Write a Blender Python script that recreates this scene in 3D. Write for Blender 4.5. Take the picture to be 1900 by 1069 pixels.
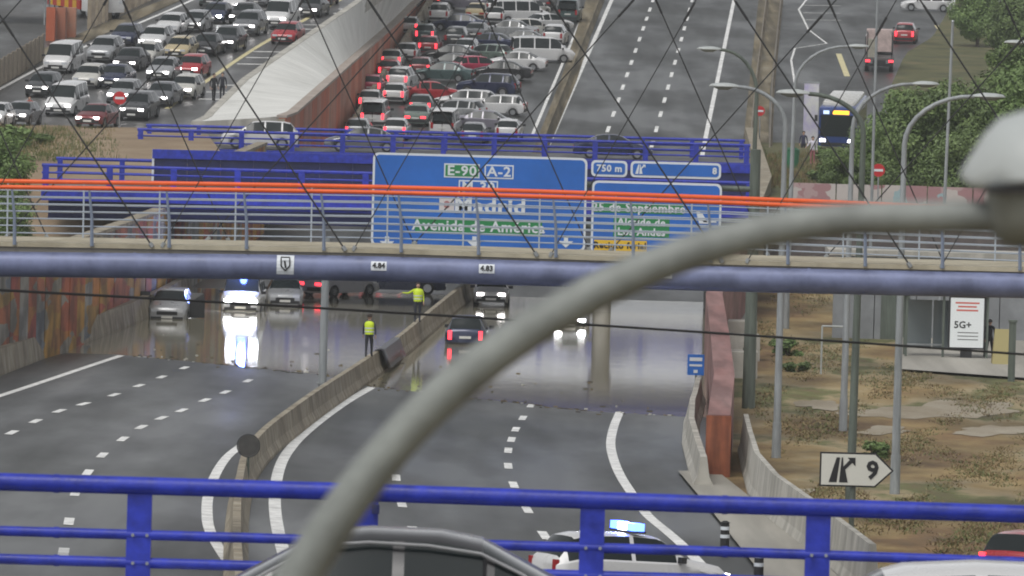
import bpy, bmesh, math, random
from mathutils import Vector, Matrix
random.seed(7)
R = math.radians
scene = bpy.context.scene
col = scene.collection
for o in list(bpy.data.objects): bpy.data.objects.remove(o, do_unlink=True)

# ------------------------------------------------------------------ camera
CAM_Z = 17.7; FPX = 15000.0; IMG_W, IMG_H = 1900.0, 1069.0
PITCH = math.atan((534.5 + 100.0) / FPX); ROLL = R(1.6)
_F = Vector((0, math.cos(PITCH), -math.sin(PITCH)))
_R0 = Vector((1, 0, 0)); _U0 = Vector((0, math.sin(PITCH), math.cos(PITCH)))
CR = math.cos(ROLL) * _R0 + math.sin(ROLL) * _U0
CU = -math.sin(ROLL) * _R0 + math.cos(ROLL) * _U0
cam_data = bpy.data.cameras.new('traffic_camera')
cam = bpy.data.objects.new('traffic_camera', cam_data); col.objects.link(cam)
m = Matrix.Identity(4)
for i in range(3):
    m[i][0] = CR[i]; m[i][1] = CU[i]; m[i][2] = -_F[i]
m.translation = Vector((0, 0, CAM_Z))
cam.matrix_world = m
cam_data.sensor_width = 36.0; cam_data.sensor_fit = 'HORIZONTAL'
cam_data.lens = 36.0 * FPX / IMG_W
cam_data.clip_start = 0.5; cam_data.clip_end = 8000
cam_data.dof.use_dof = True; cam_data.dof.focus_distance = 330; cam_data.dof.aperture_fstop = 13.0
scene.camera = cam

# ------------------------------------------------------------------ sky, sun, exposure
SUN_EL, SUN_AZ = R(58), R(-150)
world = bpy.data.worlds.new('World'); scene.world = world; world.use_nodes = True
wn = world.node_tree; wn.nodes.clear()
sky = wn.nodes.new('ShaderNodeTexSky'); sky.sky_type = 'NISHITA'; sky.sun_disc = False
sky.sun_elevation = SUN_EL; sky.sun_rotation = SUN_AZ
sky.air_density = 0.6; sky.dust_density = 2.5; sky.ozone_density = 1.0; sky.altitude = 600
bg = wn.nodes.new('ShaderNodeBackground'); bg.inputs['Strength'].default_value = 0.15
wo = wn.nodes.new('ShaderNodeOutputWorld')
hs = wn.nodes.new('ShaderNodeHueSaturation'); hs.inputs['Saturation'].default_value = 0.10
wn.links.new(sky.outputs[0], hs.inputs['Color']); wn.links.new(hs.outputs[0], bg.inputs[0]); wn.links.new(bg.outputs[0], wo.inputs[0])
sd = bpy.data.lights.new('sun', 'SUN'); sd.energy = 1.3; sd.angle = R(28); sd.color = (1.0, 0.975, 0.93)
sun = bpy.data.objects.new('sun', sd); col.objects.link(sun)
sdir = Vector((math.sin(SUN_AZ) * math.cos(SUN_EL), math.cos(SUN_AZ) * math.cos(SUN_EL), math.sin(SUN_EL)))
sun.rotation_euler = sdir.to_track_quat('Z', 'Y').to_euler(); sun.location = (0, 200, 120)
scene.view_settings.view_transform = 'Standard'; scene.view_settings.look = 'None'
scene.view_settings.exposure = 0.20; scene.view_settings.gamma = 1.0
scene.view_settings.use_curve_mapping = False
scene.render.engine = 'CYCLES'
scene.cycles.filter_width = 1.9

# ------------------------------------------------------------------ pixel -> place
def P(px, py, d):
    """point on the sight line of a pixel at distance d along the road axis"""
    u = (px - 950.0) / FPX; v = (534.5 - py) / FPX
    r = _F + u * CR + v * CU
    return Vector((0, 0, CAM_Z)) + r * (d / r.y)
def lerp_list(x, xs, ys):
    if x <= xs[0]: return ys[0]
    for a in range(len(xs) - 1):
        if x <= xs[a + 1]:
            t = (x - xs[a]) / (xs[a + 1] - xs[a]); return ys[a] + t * (ys[a + 1] - ys[a])
    return ys[-1]
def G(px, py, zf, d0=60, d1=1200):
    """where the sight line of a pixel meets a surface z = zf(x, y)"""
    a = d0; b = a
    while b < d1:
        b = a + 2.0
        p = P(px, py, b)
        if p.z <= zf(p.x, p.y): break
        a = b
    for _ in range(24):
        c = 0.5 * (a + b); p = P(px, py, c)
        if p.z <= zf(p.x, p.y): b = c
        else: a = c
    p = P(px, py, 0.5 * (a + b)); p.z = zf(p.x, p.y)
    return p
def const(z): return lambda x, y: z

# ------------------------------------------------------------------ terrain heights (metres above the flood water)
def waterline(x): return lerp_list(x, [-16.5, -7.9, -5.6, 2.9, 6.8], [341, 330, 322, 309, 307])
def z_main(x, y):
    near = 0.02 * (waterline(x) - y)
    if y <= 408: far = -0.01 * (408 - y)
    elif y <= 500: far = 0.000196 * (y - 408) ** 2
    elif y <= 730: far = 4.7 + 0.0553 * (y - 555)
    else: far = 14.378 + 0.022 * (y - 730)
    return max(near, far, -0.42)
def z_terrace(x, y): return lerp_list(y, [300, 390, 394, 405, 412, 494], [2.0, 2.0, 2.3, 5.0, 5.6, 6.0])
def z_upper(x, y): return z_terrace(x, y) if y < 494 else (6.0 + 0.066 * (y - 494) if y < 730 else 21.576 + 0.012 * (y - 730))
def z_field(x, y): return max(0.3, 0.02 * (307 - y) + 0.02)
def z_back(x, y): return max(4.7, z_main(x, y) + 0.02)

# ------------------------------------------------------------------ tagging and mesh building
def tag(o, label=None, cat=None, group=None, kind=None):
    if label: o['label'] = label
    if cat: o['category'] = cat
    if group: o['group'] = group
    if kind: o['kind'] = kind
    return o
def empty(name, loc, label=None, cat=None, group=None, yaw=0.0):
    o = bpy.data.objects.new(name, None); col.objects.link(o)
    o.location = loc; o.rotation_euler = (0, 0, yaw); o.empty_display_size = 0.3
    return tag(o, label, cat, group)
class MB:
    def __init__(s): s.v = []; s.f = []; s.mi = []; s.cur = 0
    def add(s, vs, fs):
        n = len(s.v); s.v += [tuple(p) for p in vs]
        s.f += [tuple(i + n for i in f) for f in fs]; s.mi += [s.cur] * len(fs); return s
    def box(s, c, size, yaw=0.0, M=None):
        x, y, z = size[0] / 2, size[1] / 2, size[2] / 2
        vs = [Vector(p) for p in ((-x,-y,-z),(x,-y,-z),(x,y,-z),(-x,y,-z),(-x,-y,z),(x,-y,z),(x,y,z),(-x,y,z))]
        rm = Matrix.Rotation(yaw, 3, 'Z') if M is None else M
        c = Vector(c)
        return s.add([rm @ p + c for p in vs], [(3,2,1,0),(4,5,6,7),(0,1,5,4),(1,2,6,5),(2,3,7,6),(3,0,4,7)])
    def hexa(s, b, t):
        """b, t: four bottom and four top points, same winding"""
        return s.add(list(b) + list(t), [(3,2,1,0),(4,5,6,7),(0,1,5,4),(1,2,6,5),(2,3,7,6),(3,0,4,7)])
    def prism(s, poly, thick):
        """poly: list of 3D points in a plane, thick: vector"""
        n = len(poly); t = Vector(thick)
        vs = [Vector(p) for p in poly] + [Vector(p) + t for p in poly]
        fs = [tuple(range(n - 1, -1, -1)), tuple(range(n, 2 * n))] + [(i, (i + 1) % n, n + (i + 1) % n, n + i) for i in range(n)]
        return s.add(vs, fs)
    def tube(s, pts, rad, n=8, caps=True):
        pts = [Vector(p) for p in pts]; k = len(pts)
        if not hasattr(rad, '__len__'): rad = [rad] * k
        rings = []; ref = None
        for i, p in enumerate(pts):
            t = (pts[min(i + 1, k - 1)] - pts[max(i - 1, 0)]).normalized()
            if ref is None:
                ref = Vector((0, 0, 1)) if abs(t.z) < 0.9 else Vector((0, 1, 0))
            a = (ref - t * ref.dot(t))
            if a.length < 1e-5: a = Vector((1, 0, 0)) - t * t.x
            a.normalize(); ref = a
            b = t.cross(a)
            rings.append([p + rad[i] * (math.cos(2*math.pi*j/n) * a + math.sin(2*math.pi*j/n) * b) for j in range(n)])
        vs = [q for r in rings for q in r]; fs = []
        for i in range(k - 1):
            for j in range(n):
                fs.append((i*n + j, i*n + (j+1) % n, (i+1)*n + (j+1) % n, (i+1)*n + j))
        if caps: fs += [tuple(range(n - 1, -1, -1)), tuple((k-1)*n + j for j in range(n))]
        return s.add(vs, fs)
    def loft(s, rings, caps=True, closed=True):
        n = len(rings[0]); vs = [q for r in rings for q in r]; fs = []
        for i in range(len(rings) - 1):
            for j in range(n if closed else n - 1):
                fs.append((i*n + j, i*n + (j+1) % n, (i+1)*n + (j+1) % n, (i+1)*n + j))
        if caps and closed: fs += [tuple(range(n - 1, -1, -1)), tuple((len(rings)-1)*n + j for j in range(n))]
        return s.add(vs, fs)
    def mesh(s, name, mats, smooth=None):
        me = bpy.data.meshes.new(name); me.from_pydata(s.v, [], s.f)
        for mm in (mats if isinstance(mats, (list, tuple)) else [mats]): me.materials.append(mm)
        if any(s.mi): me.polygons.foreach_set('material_index', s.mi)
        bm = bmesh.new(); bm.from_mesh(me); bmesh.ops.recalc_face_normals(bm, faces=bm.faces[:]); bm.to_mesh(me); bm.free()
        if smooth:
            me.polygons.foreach_set('use_smooth', [True] * len(me.polygons))
            me.set_sharp_from_angle(angle=R(smooth))
        me.update(); return me
    def build(s, name, mats, parent=None, smooth=None, world=True, bevel=0):
        if parent is not None and world:
            l = Vector(parent.location); s.v = [tuple(Vector(p) - l) for p in s.v]
        elif parent is None:
            # a thing that is one mesh: origin at its base
            xs = [p[0] for p in s.v]; ys = [p[1] for p in s.v]; zs = [p[2] for p in s.v]
            l = Vector(((min(xs)+max(xs))/2, (min(ys)+max(ys))/2, min(zs))); s.v = [tuple(Vector(p) - l) for p in s.v]
        me = s.mesh(name, mats, smooth)
        o = bpy.data.objects.new(name, me); col.objects.link(o)
        if parent is not None: o.parent = parent
        else: o.location = l
        if bevel:
            b = o.modifiers.new('bevel', 'BEVEL'); b.width = bevel; b.segments = 2; b.limit_method = 'ANGLE'
        return o
def inst(me, name, parent, loc=(0,0,0), rot=(0,0,0), scale=(1,1,1)):
    o = bpy.data.objects.new(name, me); col.objects.link(o)
    o.parent = parent; o.location = loc; o.rotation_euler = rot; o.scale = scale
    return o
def text_mesh(s, size, extrude=0.004, spacing=1.0, bold=0.0):
    c = bpy.data.curves.new('lettering', 'FONT'); c.body = s; c.size = size; c.extrude = extrude
    c.align_x = 'CENTER'; c.align_y = 'CENTER'; c.space_character = spacing; c.offset = bold; c.resolution_u = 2
    o = bpy.data.objects.new('lettering', c); col.objects.link(o)
    dg = bpy.context.evaluated_depsgraph_get()
    me = bpy.data.meshes.new_from_object(o.evaluated_get(dg)); bpy.data.objects.remove(o); bpy.data.curves.remove(c)
    return me

# ------------------------------------------------------------------ materials
def srgb(r, g, b):
    f = lambda c: (c/255/12.92) if c/255 <= 0.04045 else ((c/255 + 0.055)/1.055) ** 2.4
    return (f(r), f(g), f(b), 1)
MATS = {}
def mat(name, color, rough=0.5, metal=0.0, var=0.0, scale=1.0, color2=None, bump=0.0, bscale=8.0, coat=0.0,
        emit=None, estr=0.0, stretch=(1,1,1), detail=4.0, spec=0.5, rvar=0.0, contrast=(0.35, 0.65)):
    if name in MATS: return MATS[name]
    m = bpy.data.materials.new(name); m.use_nodes = True; MATS[name] = m
    nt = m.node_tree; b = nt.nodes['Principled BSDF']
    c = tuple(color[:3]) + (1,)
    b.inputs['Base Color'].default_value = c; b.inputs['Roughness'].default_value = rough
    b.inputs['Metallic'].default_value = metal; b.inputs['Specular IOR Level'].default_value = spec
    if coat: b.inputs['Coat Weight'].default_value = coat; b.inputs['Coat Roughness'].default_value = 0.08
    if emit: b.inputs['Emission Color'].default_value = tuple(emit[:3]) + (1,); b.inputs['Emission Strength'].default_value = estr
    if var or color2 or bump or rvar:
        g = nt.nodes.new('ShaderNodeNewGeometry'); mp = nt.nodes.new('ShaderNodeMapping')
        mp.inputs['Scale'].default_value = stretch
        nt.links.new(g.outputs['Position'], mp.inputs['Vector'])
        n = nt.nodes.new('ShaderNodeTexNoise'); n.inputs['Scale'].default_value = scale; n.inputs['Detail'].default_value = detail
        n.inputs['Roughness'].default_value = 0.62
        nt.links.new(mp.outputs[0], n.inputs['Vector'])
        if var or color2:
            rp = nt.nodes.new('ShaderNodeValToRGB')
            rp.color_ramp.elements[0].position = contrast[0]; rp.color_ramp.elements[1].position = contrast[1]
            if color2: c0, c1 = c, tuple(color2[:3]) + (1,)
            else:
                c0 = tuple(max(0, x * (1 - var)) for x in c[:3]) + (1,); c1 = tuple(min(1, x * (1 + var)) for x in c[:3]) + (1,)
            rp.color_ramp.elements[0].color = c0; rp.color_ramp.elements[1].color = c1
            nt.links.new(n.outputs['Fac'], rp.inputs[0]); nt.links.new(rp.outputs[0], b.inputs['Base Color'])
        if rvar:
            mr = nt.nodes.new('ShaderNodeMapRange'); mr.inputs[1].default_value = 0.3; mr.inputs[2].default_value = 0.7
            mr.inputs[3].default_value = max(0.02, rough - rvar); mr.inputs[4].default_value = rough + rvar
            nt.links.new(n.outputs['Fac'], mr.inputs[0]); nt.links.new(mr.outputs[0], b.inputs['Roughness'])
        if bump:
            n2 = nt.nodes.new('ShaderNodeTexNoise'); n2.inputs['Scale'].default_value = bscale; n2.inputs['Detail'].default_value = 3
            nt.links.new(mp.outputs[0], n2.inputs['Vector'])
            bp = nt.nodes.new('ShaderNodeBump'); bp.inputs['Strength'].default_value = bump; bp.inputs['Distance'].default_value = 0.05
            nt.links.new(n2.outputs['Fac'], bp.inputs['Height']); nt.links.new(bp.outputs[0], b.inputs['Normal'])
    return m
def ramp_mat(name, stops, scale=(1,1,1), nscale=1.0, rough=0.7, kind='noise', streak=0.0, streak_scale=(2, 2, 0.1), detail=5, interp='LINEAR', bump=0.0, rv=None):
    """several real colours mixed by noise (graffiti, dirt, streaked concrete)"""
    if name in MATS: return MATS[name]
    m = bpy.data.materials.new(name); m.use_nodes = True; MATS[name] = m
    nt = m.node_tree; b = nt.nodes['Principled BSDF']; b.inputs['Roughness'].default_value = rough
    g = nt.nodes.new('ShaderNodeNewGeometry'); mp = nt.nodes.new('ShaderNodeMapping'); mp.inputs['Scale'].default_value = scale
    nt.links.new(g.outputs['Position'], mp.inputs['Vector'])
    if kind == 'noise':
        n = nt.nodes.new('ShaderNodeTexNoise'); n.inputs['Scale'].default_value = nscale; n.inputs['Detail'].default_value = detail; n.inputs['Roughness'].default_value = 0.6
        out = n.outputs['Fac']
    else:
        n = nt.nodes.new('ShaderNodeTexVoronoi'); n.inputs['Scale'].default_value = nscale; n.inputs['Randomness'].default_value = 1.0
        sp = nt.nodes.new('ShaderNodeSeparateColor'); nt.links.new(n.outputs['Color'], sp.inputs[0]); out = sp.outputs[0]
        dn = nt.nodes.new('ShaderNodeTexNoise'); dn.inputs['Scale'].default_value = 1.3; dn.inputs['Detail'].default_value = 3
        nt.links.new(mp.outputs[0], dn.inputs['Vector'])
        ad = nt.nodes.new('ShaderNodeVectorMath'); ad.operation = 'MULTIPLY_ADD'
        ad.inputs[1].default_value = (0.9, 0.9, 0.9)
        nt.links.new(dn.outputs['Color'], ad.inputs[0]); nt.links.new(mp.outputs[0], ad.inputs[2]); nt.links.new(ad.outputs[0], n.inputs['Vector'])
    if kind == 'noise': nt.links.new(mp.outputs[0], n.inputs['Vector'])
    rp = nt.nodes.new('ShaderNodeValToRGB'); rp.color_ramp.interpolation = interp
    el = rp.color_ramp.elements
    el[0].position, el[0].color = stops[0][0], tuple(stops[0][1][:3]) + (1,)
    el[1].position, el[1].color = stops[-1][0], tuple(stops[-1][1][:3]) + (1,)
    for p, c in stops[1:-1]:
        e = el.new(p); e.color = tuple(c[:3]) + (1,)
    nt.links.new(out, rp.inputs[0]); last = rp.outputs[0]
    if streak:
        mp2 = nt.nodes.new('ShaderNodeMapping'); mp2.inputs['Scale'].default_value = streak_scale
        nt.links.new(g.outputs['Position'], mp2.inputs['Vector'])
        n2 = nt.nodes.new('ShaderNodeTexNoise'); n2.inputs['Scale'].default_value = 1.0; n2.inputs['Detail'].default_value = 4
        nt.links.new(mp2.outputs[0], n2.inputs['Vector'])
        r2 = nt.nodes.new('ShaderNodeValToRGB'); r2.color_ramp.elements[0].position = 0.38; r2.color_ramp.elements[1].position = 0.62
        k = 1 - streak; r2.color_ramp.elements[0].color = (k, k, k, 1); r2.color_ramp.elements[1].color = (1, 1, 1, 1)
        nt.links.new(n2.outputs['Fac'], r2.inputs[0])
        mx = nt.nodes.new('ShaderNodeMix'); mx.data_type = 'RGBA'; mx.blend_type = 'MULTIPLY'; mx.inputs[0].default_value = 1.0
        nt.links.new(last, mx.inputs[6]); nt.links.new(r2.outputs[0], mx.inputs[7]); last = mx.outputs[2]
    nt.links.new(last, b.inputs['Base Color'])
    if rv:
        mp4 = nt.nodes.new('ShaderNodeMapping'); mp4.inputs['Scale'].default_value = (0.22, 0.022, 1)
        nt.links.new(g.outputs['Position'], mp4.inputs['Vector'])
        n4 = nt.nodes.new('ShaderNodeTexNoise'); n4.inputs['Scale'].default_value = 1.0; n4.inputs['Detail'].default_value = 5
        nt.links.new(mp4.outputs[0], n4.inputs['Vector'])
        mr = nt.nodes.new('ShaderNodeMapRange'); mr.inputs[1].default_value = 0.38; mr.inputs[2].default_value = 0.62
        mr.inputs[3].default_value = rv[0]; mr.inputs[4].default_value = rv[1]
        nt.links.new(n4.outputs['Fac'], mr.inputs[0]); nt.links.new(mr.outputs[0], b.inputs['Roughness'])
    if bump:
        n3 = nt.nodes.new('ShaderNodeTexNoise'); n3.inputs['Scale'].default_value = 3.0; n3.inputs['Detail'].default_value = 4
        nt.links.new(g.outputs['Position'], n3.inputs['Vector'])
        bp = nt.nodes.new('ShaderNodeBump'); bp.inputs['Strength'].default_value = bump; bp.inputs['Distance'].default_value = 0.15
        nt.links.new(n3.outputs['Fac'], bp.inputs['Height']); nt.links.new(bp.outputs[0], b.inputs['Normal'])
    return m
asphalt = ramp_mat('wet_asphalt', [(0.25, (0.028, 0.0305, 0.029)), (0.5, (0.043, 0.046, 0.044)), (0.78, (0.066, 0.069, 0.065))],
                   scale=(1.0, 0.16, 1), nscale=0.35, rough=0.31, streak=0.50, streak_scale=(1.15, 0.022, 1), bump=0.05, rv=(0.36, 0.56))
asphalt2 = ramp_mat('worn_asphalt', [(0.25, (0.05, 0.05, 0.049)), (0.75, (0.092, 0.09, 0.087))],
                    scale=(1.0, 0.2, 1), nscale=0.4, rough=0.5, streak=0.3, streak_scale=(0.9, 0.05, 1), bump=0.05, rv=(0.32, 0.6))
roadpaint = mat('road_paint', (0.76, 0.76, 0.74), 0.5, var=0.28, scale=1.6, detail=8)
roadpaint_y = mat('yellow_road_paint', (0.62, 0.55, 0.30), 0.5, var=0.15, scale=2)
concrete = ramp_mat('stained_concrete', [(0.25, (0.19, 0.155, 0.11)), (0.5, (0.33, 0.285, 0.21)), (0.75, (0.44, 0.40, 0.32))], nscale=0.9, rough=0.8, streak=0.35, streak_scale=(1.5, 1.5, 0.4), bump=0.25)
concrete_l = ramp_mat('pale_concrete', [(0.25, (0.36, 0.345, 0.30)), (0.75, (0.56, 0.54, 0.49))], nscale=0.6, rough=0.8, streak=0.3, streak_scale=(1.2, 1.2, 0.25), bump=0.1)
bank_white = ramp_mat('whitewashed_concrete', [(0.2, (0.52, 0.52, 0.48)), (0.45, (0.70, 0.70, 0.665)), (0.8, (0.80, 0.80, 0.765))], nscale=0.25, rough=0.8, streak=0.16, streak_scale=(0.25, 2.2, 0.25), bump=0.05)
dirt = ramp_mat('field_dirt', [(0.28, (0.075, 0.055, 0.035)), (0.40, (0.20, 0.122, 0.054)), (0.47, (0.31, 0.222, 0.095)), (0.53, (0.37, 0.295, 0.17)), (0.57, (0.14, 0.15, 0.05)), (0.63, (0.165, 0.115, 0.06)), (0.75, (0.29, 0.235, 0.12))],
                scale=(1, 0.30, 1), nscale=0.12, rough=0.95, detail=12, streak=0.55, streak_scale=(0.22, 0.085, 1), bump=0.9)
pave = ramp_mat('paving_concrete', [(0.25, (0.27, 0.255, 0.22)), (0.75, (0.44, 0.42, 0.37))], scale=(1, 0.07, 1), nscale=0.5, rough=0.7, detail=6, streak=0.2, streak_scale=(1.5, .05, 1))
dirt_bank = ramp_mat('bare_earth', [(0.25, (0.15, 0.10, 0.06)), (0.5, (0.26, 0.19, 0.12)), (0.75, (0.34, 0.27, 0.18))], scale=(1, 0.35, 1), nscale=0.25, rough=0.95, detail=8, bump=0.6)
verge = ramp_mat('dry_verge', [(0.25, (0.10, 0.085, 0.05)), (0.5, (0.20, 0.165, 0.105)), (0.75, (0.28, 0.25, 0.19))], scale=(1, 0.2, 1), nscale=0.6, rough=0.95, detail=8, streak=0.5, streak_scale=(1.8, 0.05, 1))
dark_soil = ramp_mat('olive_soil', [(0.3, (0.05, 0.055, 0.025)), (0.55, (0.10, 0.10, 0.04)), (0.75, (0.17, 0.13, 0.07))], nscale=0.4, rough=0.95, detail=8, bump=0.5)  # dark olive and brown earth colours mixed by noise
blue = mat('blue_steel_paint', (0.018, 0.034, 0.36), 0.42, var=0.30, scale=4.0, detail=9, rvar=0.14, bump=0.06, bscale=20)
blue_d = mat('dark_blue_steel', (0.010, 0.014, 0.085), 0.5, var=0.25, scale=1.0)
tube_m = mat('blue_grey_steel', (0.16, 0.185, 0.31), 0.44, var=0.26, scale=1.3, stretch=(1.0, 2.5, .6), metal=0.15, detail=9, rvar=0.12)
orange = mat('orange_handrail', (0.82, 0.115, 0.018), 0.40, var=0.08, scale=2)
galv = mat('galvanised_steel', (0.34, 0.36, 0.37), 0.45, metal=0.55, var=0.15, scale=3)
galv_wire = mat('stainless_rod', (0.46, 0.52, 0.60), 0.4, metal=0.4)
pole_g = mat('grey_pole_paint', (0.27, 0.29, 0.30), 0.5, var=0.2, scale=1.5, stretch=(4, 4, 0.5))
pole_d = mat('green_grey_pole_paint', (0.10, 0.12, 0.10), 0.5, var=0.25, scale=1.5, stretch=(4, 4, 0.5))
lampgrey = mat('lamp_arm_paint', (0.215, 0.23, 0.217), 0.55, var=0.22, scale=9, detail=8)
lamp_white = mat('lamp_hood_white', (0.40, 0.425, 0.42), 0.5, var=0.05, scale=6)
lamp_bowl = mat('lamp_bowl_grey', (0.20, 0.21, 0.19), 0.45, var=0.08, scale=6)
black = mat('black_rubber', (0.012, 0.012, 0.013), 0.6)
cable_m = mat('black_cable', (0.014, 0.014, 0.015), 0.5)
stay_m = mat('dark_stay_steel', (0.035, 0.036, 0.038), 0.5, metal=0.3)
glass = mat('car_glass', (0.016, 0.021, 0.022), 0.12, spec=0.28)
glass_t = mat('tinted_blue_glass', (0.10, 0.13, 0.14), 0.06, spec=0.7)
chrome = mat('rim_alloy', (0.45, 0.46, 0.47), 0.35, metal=0.8)
trim = mat('black_plastic', (0.018, 0.018, 0.02), 0.55)
plate_m = mat('licence_plate_white', (0.65, 0.65, 0.62), 0.5)
head_off = mat('headlamp_glass', (0.55, 0.57, 0.6), 0.12)
head_on = mat('headlamp_lit', (0.9, 0.9, 0.9), 0.2, emit=(1.0, 0.95, 0.93), estr=9)
head_hot = mat('headlamp_dazzling', (0.9, 0.9, 0.9), 0.2, emit=(0.97, 0.97, 1.0), estr=60)
tail_off = mat('tail_lamp_red', (0.35, 0.012, 0.016), 0.25)
tail_on = mat('brake_lamp_lit', (0.6, 0.02, 0.03), 0.3, emit=(1.0, 0.04, 0.06), estr=3.0)
blue_lit = mat('blue_beacon_lit', (0.1, 0.2, 0.9), 0.2, emit=(0.05, 0.12, 1.0), estr=9)
white_lit = mat('white_beacon_lit', (0.9, 0.9, 1.0), 0.2, emit=(0.85, 0.9, 1.0), estr=45)
sign_blue = mat('motorway_sign_blue', (0.020, 0.135, 0.50), 0.35, var=0.12, scale=0.5)
sign_green = mat('motorway_sign_green', (0.02, 0.22, 0.07), 0.35)
sign_white = mat('sign_white_film', (0.68, 0.72, 0.76), 0.4)
sign_red = mat('sign_red_film', (0.48, 0.015, 0.02), 0.4)
sign_black = mat('sign_black_film', (0.012, 0.012, 0.014), 0.5)
sign_yellow = mat('sign_yellow_film', (0.75, 0.48, 0.03), 0.4)
sign_back = mat('sign_back_aluminium', (0.052, 0.05, 0.047), 0.6, var=0.2, scale=3)
# ================================================================== THE SETTING
z_wet = lambda x, y: max(z_main(x, y), 0.0)
_wl = [G(px, py, z_wet) for px, py in ((-260, 790), (0, 689), (155, 638), (236, 600), (300, 566), (350, 536))]
_wf = [G(px, py, z_main) for px, py in ((600, 298), (640, 235), (700, 141), (743, 74), (790, 0), (840, -79))]
WALL = [(-24.0, 20.0)] + [(p.x, p.y) for p in _wl] + [(p.x, p.y) for p in _wf] + [(_wf[-1].x + 12, 1000.0)]
WALL.sort(key=lambda t: t[1])
def XL(y): return lerp_list(y, [t[1] for t in WALL], [t[0] for t in WALL])
_rw = [G(px, py, const(3.0)) for px, py in ((1334, 770), (1344, 695), (1336, 620), (1325, 545))]
RWALL = [(p.x, p.y) for p in _rw] + [(11.5, 400.0), (13.6, 440.0), (16.2, 560.0)]
def XRW(y): return lerp_list(y, [t[1] for t in RWALL], [t[0] for t in RWALL])

def sheet(name, ys, left, right, zf, mt, nx=12, lift=0.0, parent=None):
    b = MB(); rows = []
    for y in ys:
        a, c = left(y), right(y)
        rows.append([(a + (c - a) * i / nx, y, zf(a + (c - a) * i / nx, y) + lift) for i in range(nx + 1)])
    n = nx + 1
    b.v = [p for r in rows for p in r]
    b.f = [(i*n + j, i*n + j + 1, (i+1)*n + j + 1, (i+1)*n + j) for i in range(len(rows) - 1) for j in range(nx)]
    b.mi = [0] * len(b.f)
    if parent is not None: o = b.build(name, mt, parent, smooth=30)
    else:
        me = b.mesh(name, mt, 30); o = bpy.data.objects.new(name, me); col.objects.link(o)
    return o
def frange(a, b, s):
    r = []; x = a
    while x < b - 1e-6: r.append(x); x += s
    return r + [b]

# base ground out to the horizon
g = MB(); g.add([(-4000, -500, -3), (4000, -500, -3), (4000, 6000, -3), (-4000, 6000, -3)], [(0, 1, 2, 3)])
o = bpy.data.objects.new('ground', g.mesh('ground', dirt)); col.objects.link(o); tag(o, kind='structure')
# carriageways in the cutting: near side sinks into the flood, far side climbs away
road = sheet('road', frange(20, 470, 2.0) + frange(474, 730, 6.0) + frange(742, 1502, 20.0), lambda y: XL(y) - 0.2,
             lambda y: (XRW(max(y, RWALL[0][1])) + 0.1) if y < 440 else lerp_list(y, [440, 470, 560, 700, 1500], [13.8, 15.5, 36, 43, 70]),
             z_main, asphalt, nx=44)
tag(road, kind='structure')
# upper road on the left, level with the bridge, with the traffic jam
_ut = [G(px, py, z_upper) for px, py in ((385, 232), (450, 168), (560, 91), (690, 0), (760, -49))]
UPT = [(-19.6, 470.0)] + [(p.x, p.y) for p in _ut] + [(_ut[-1].x + 8, 960.0)]
UPT.sort(key=lambda t: t[1])
def UPX(y): return lerp_list(y, [t[1] for t in UPT], [t[0] for t in UPT])
upper = sheet('upper_road', frange(493, 733, 6.0) + frange(745, 1505, 20.0), lambda y: -46.0, UPX, z_upper, asphalt2, nx=16)
tag(upper, kind='structure')
terr = sheet('terrace', frange(20, 493, 4.0), lambda y: -140.0, lambda y: XL(y) - 0.5 if y < 440 else lerp_list(y, [440, 493], [XL(440) - 0.5, UPX(493)]), z_terrace, dirt_bank, nx=40)
tag(terr, kind='structure')
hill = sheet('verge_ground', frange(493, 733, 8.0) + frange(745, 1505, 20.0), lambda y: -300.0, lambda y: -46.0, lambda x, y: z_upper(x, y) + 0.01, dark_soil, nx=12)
tag(hill, kind='structure')
field = sheet('dirt_field', frange(20, 426, 3.0), lambda y: XRW(max(y, RWALL[0][1])) + (0.1 if y > RWALL[0][1] else 0.1), lambda y: 140.0, z_field, dirt, nx=60)
tag(field, kind='structure')
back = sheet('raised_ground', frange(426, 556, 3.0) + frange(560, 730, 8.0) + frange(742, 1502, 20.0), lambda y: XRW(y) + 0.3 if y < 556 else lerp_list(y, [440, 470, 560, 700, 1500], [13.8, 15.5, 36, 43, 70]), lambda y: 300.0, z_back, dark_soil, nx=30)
tag(back, kind='structure')

# flood water
wm = bpy.data.materials.new('flood_water'); wm.use_nodes = True
nt = wm.node_tree; pb = nt.nodes['Principled BSDF']
pb.inputs['Base Color'].default_value = (0.255, 0.235, 0.165, 1); pb.inputs['Specular IOR Level'].default_value = 0.42; pb.inputs['Roughness'].default_value = 0.06; pb.inputs['IOR'].default_value = 1.33
ge = nt.nodes.new('ShaderNodeNewGeometry'); mp = nt.nodes.new('ShaderNodeMapping'); mp.inputs['Scale'].default_value = (1.0, 0.35, 1)
nt.links.new(ge.outputs['Position'], mp.inputs[0])
nz = nt.nodes.new('ShaderNodeTexNoise'); nz.inputs['Scale'].default_value = 0.9; nz.inputs['Detail'].default_value = 5; nz.inputs['Roughness'].default_value = 0.7
nt.links.new(mp.outputs[0], nz.inputs['Vector'])
bp = nt.nodes.new('ShaderNodeBump'); bp.inputs['Strength'].default_value = 0.24; bp.inputs['Distance'].default_value = 0.02
nt.links.new(nz.outputs['Fac'], bp.inputs['Height']); nt.links.new(bp.outputs[0], pb.inputs['Normal'])
water = sheet('flood_water', frange(296, 420, 4.0), lambda y: XL(y) - 0.1, lambda y: XRW(y) + 0.05, const(0.0), wm, nx=8)
tag(water, kind='structure')

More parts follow.
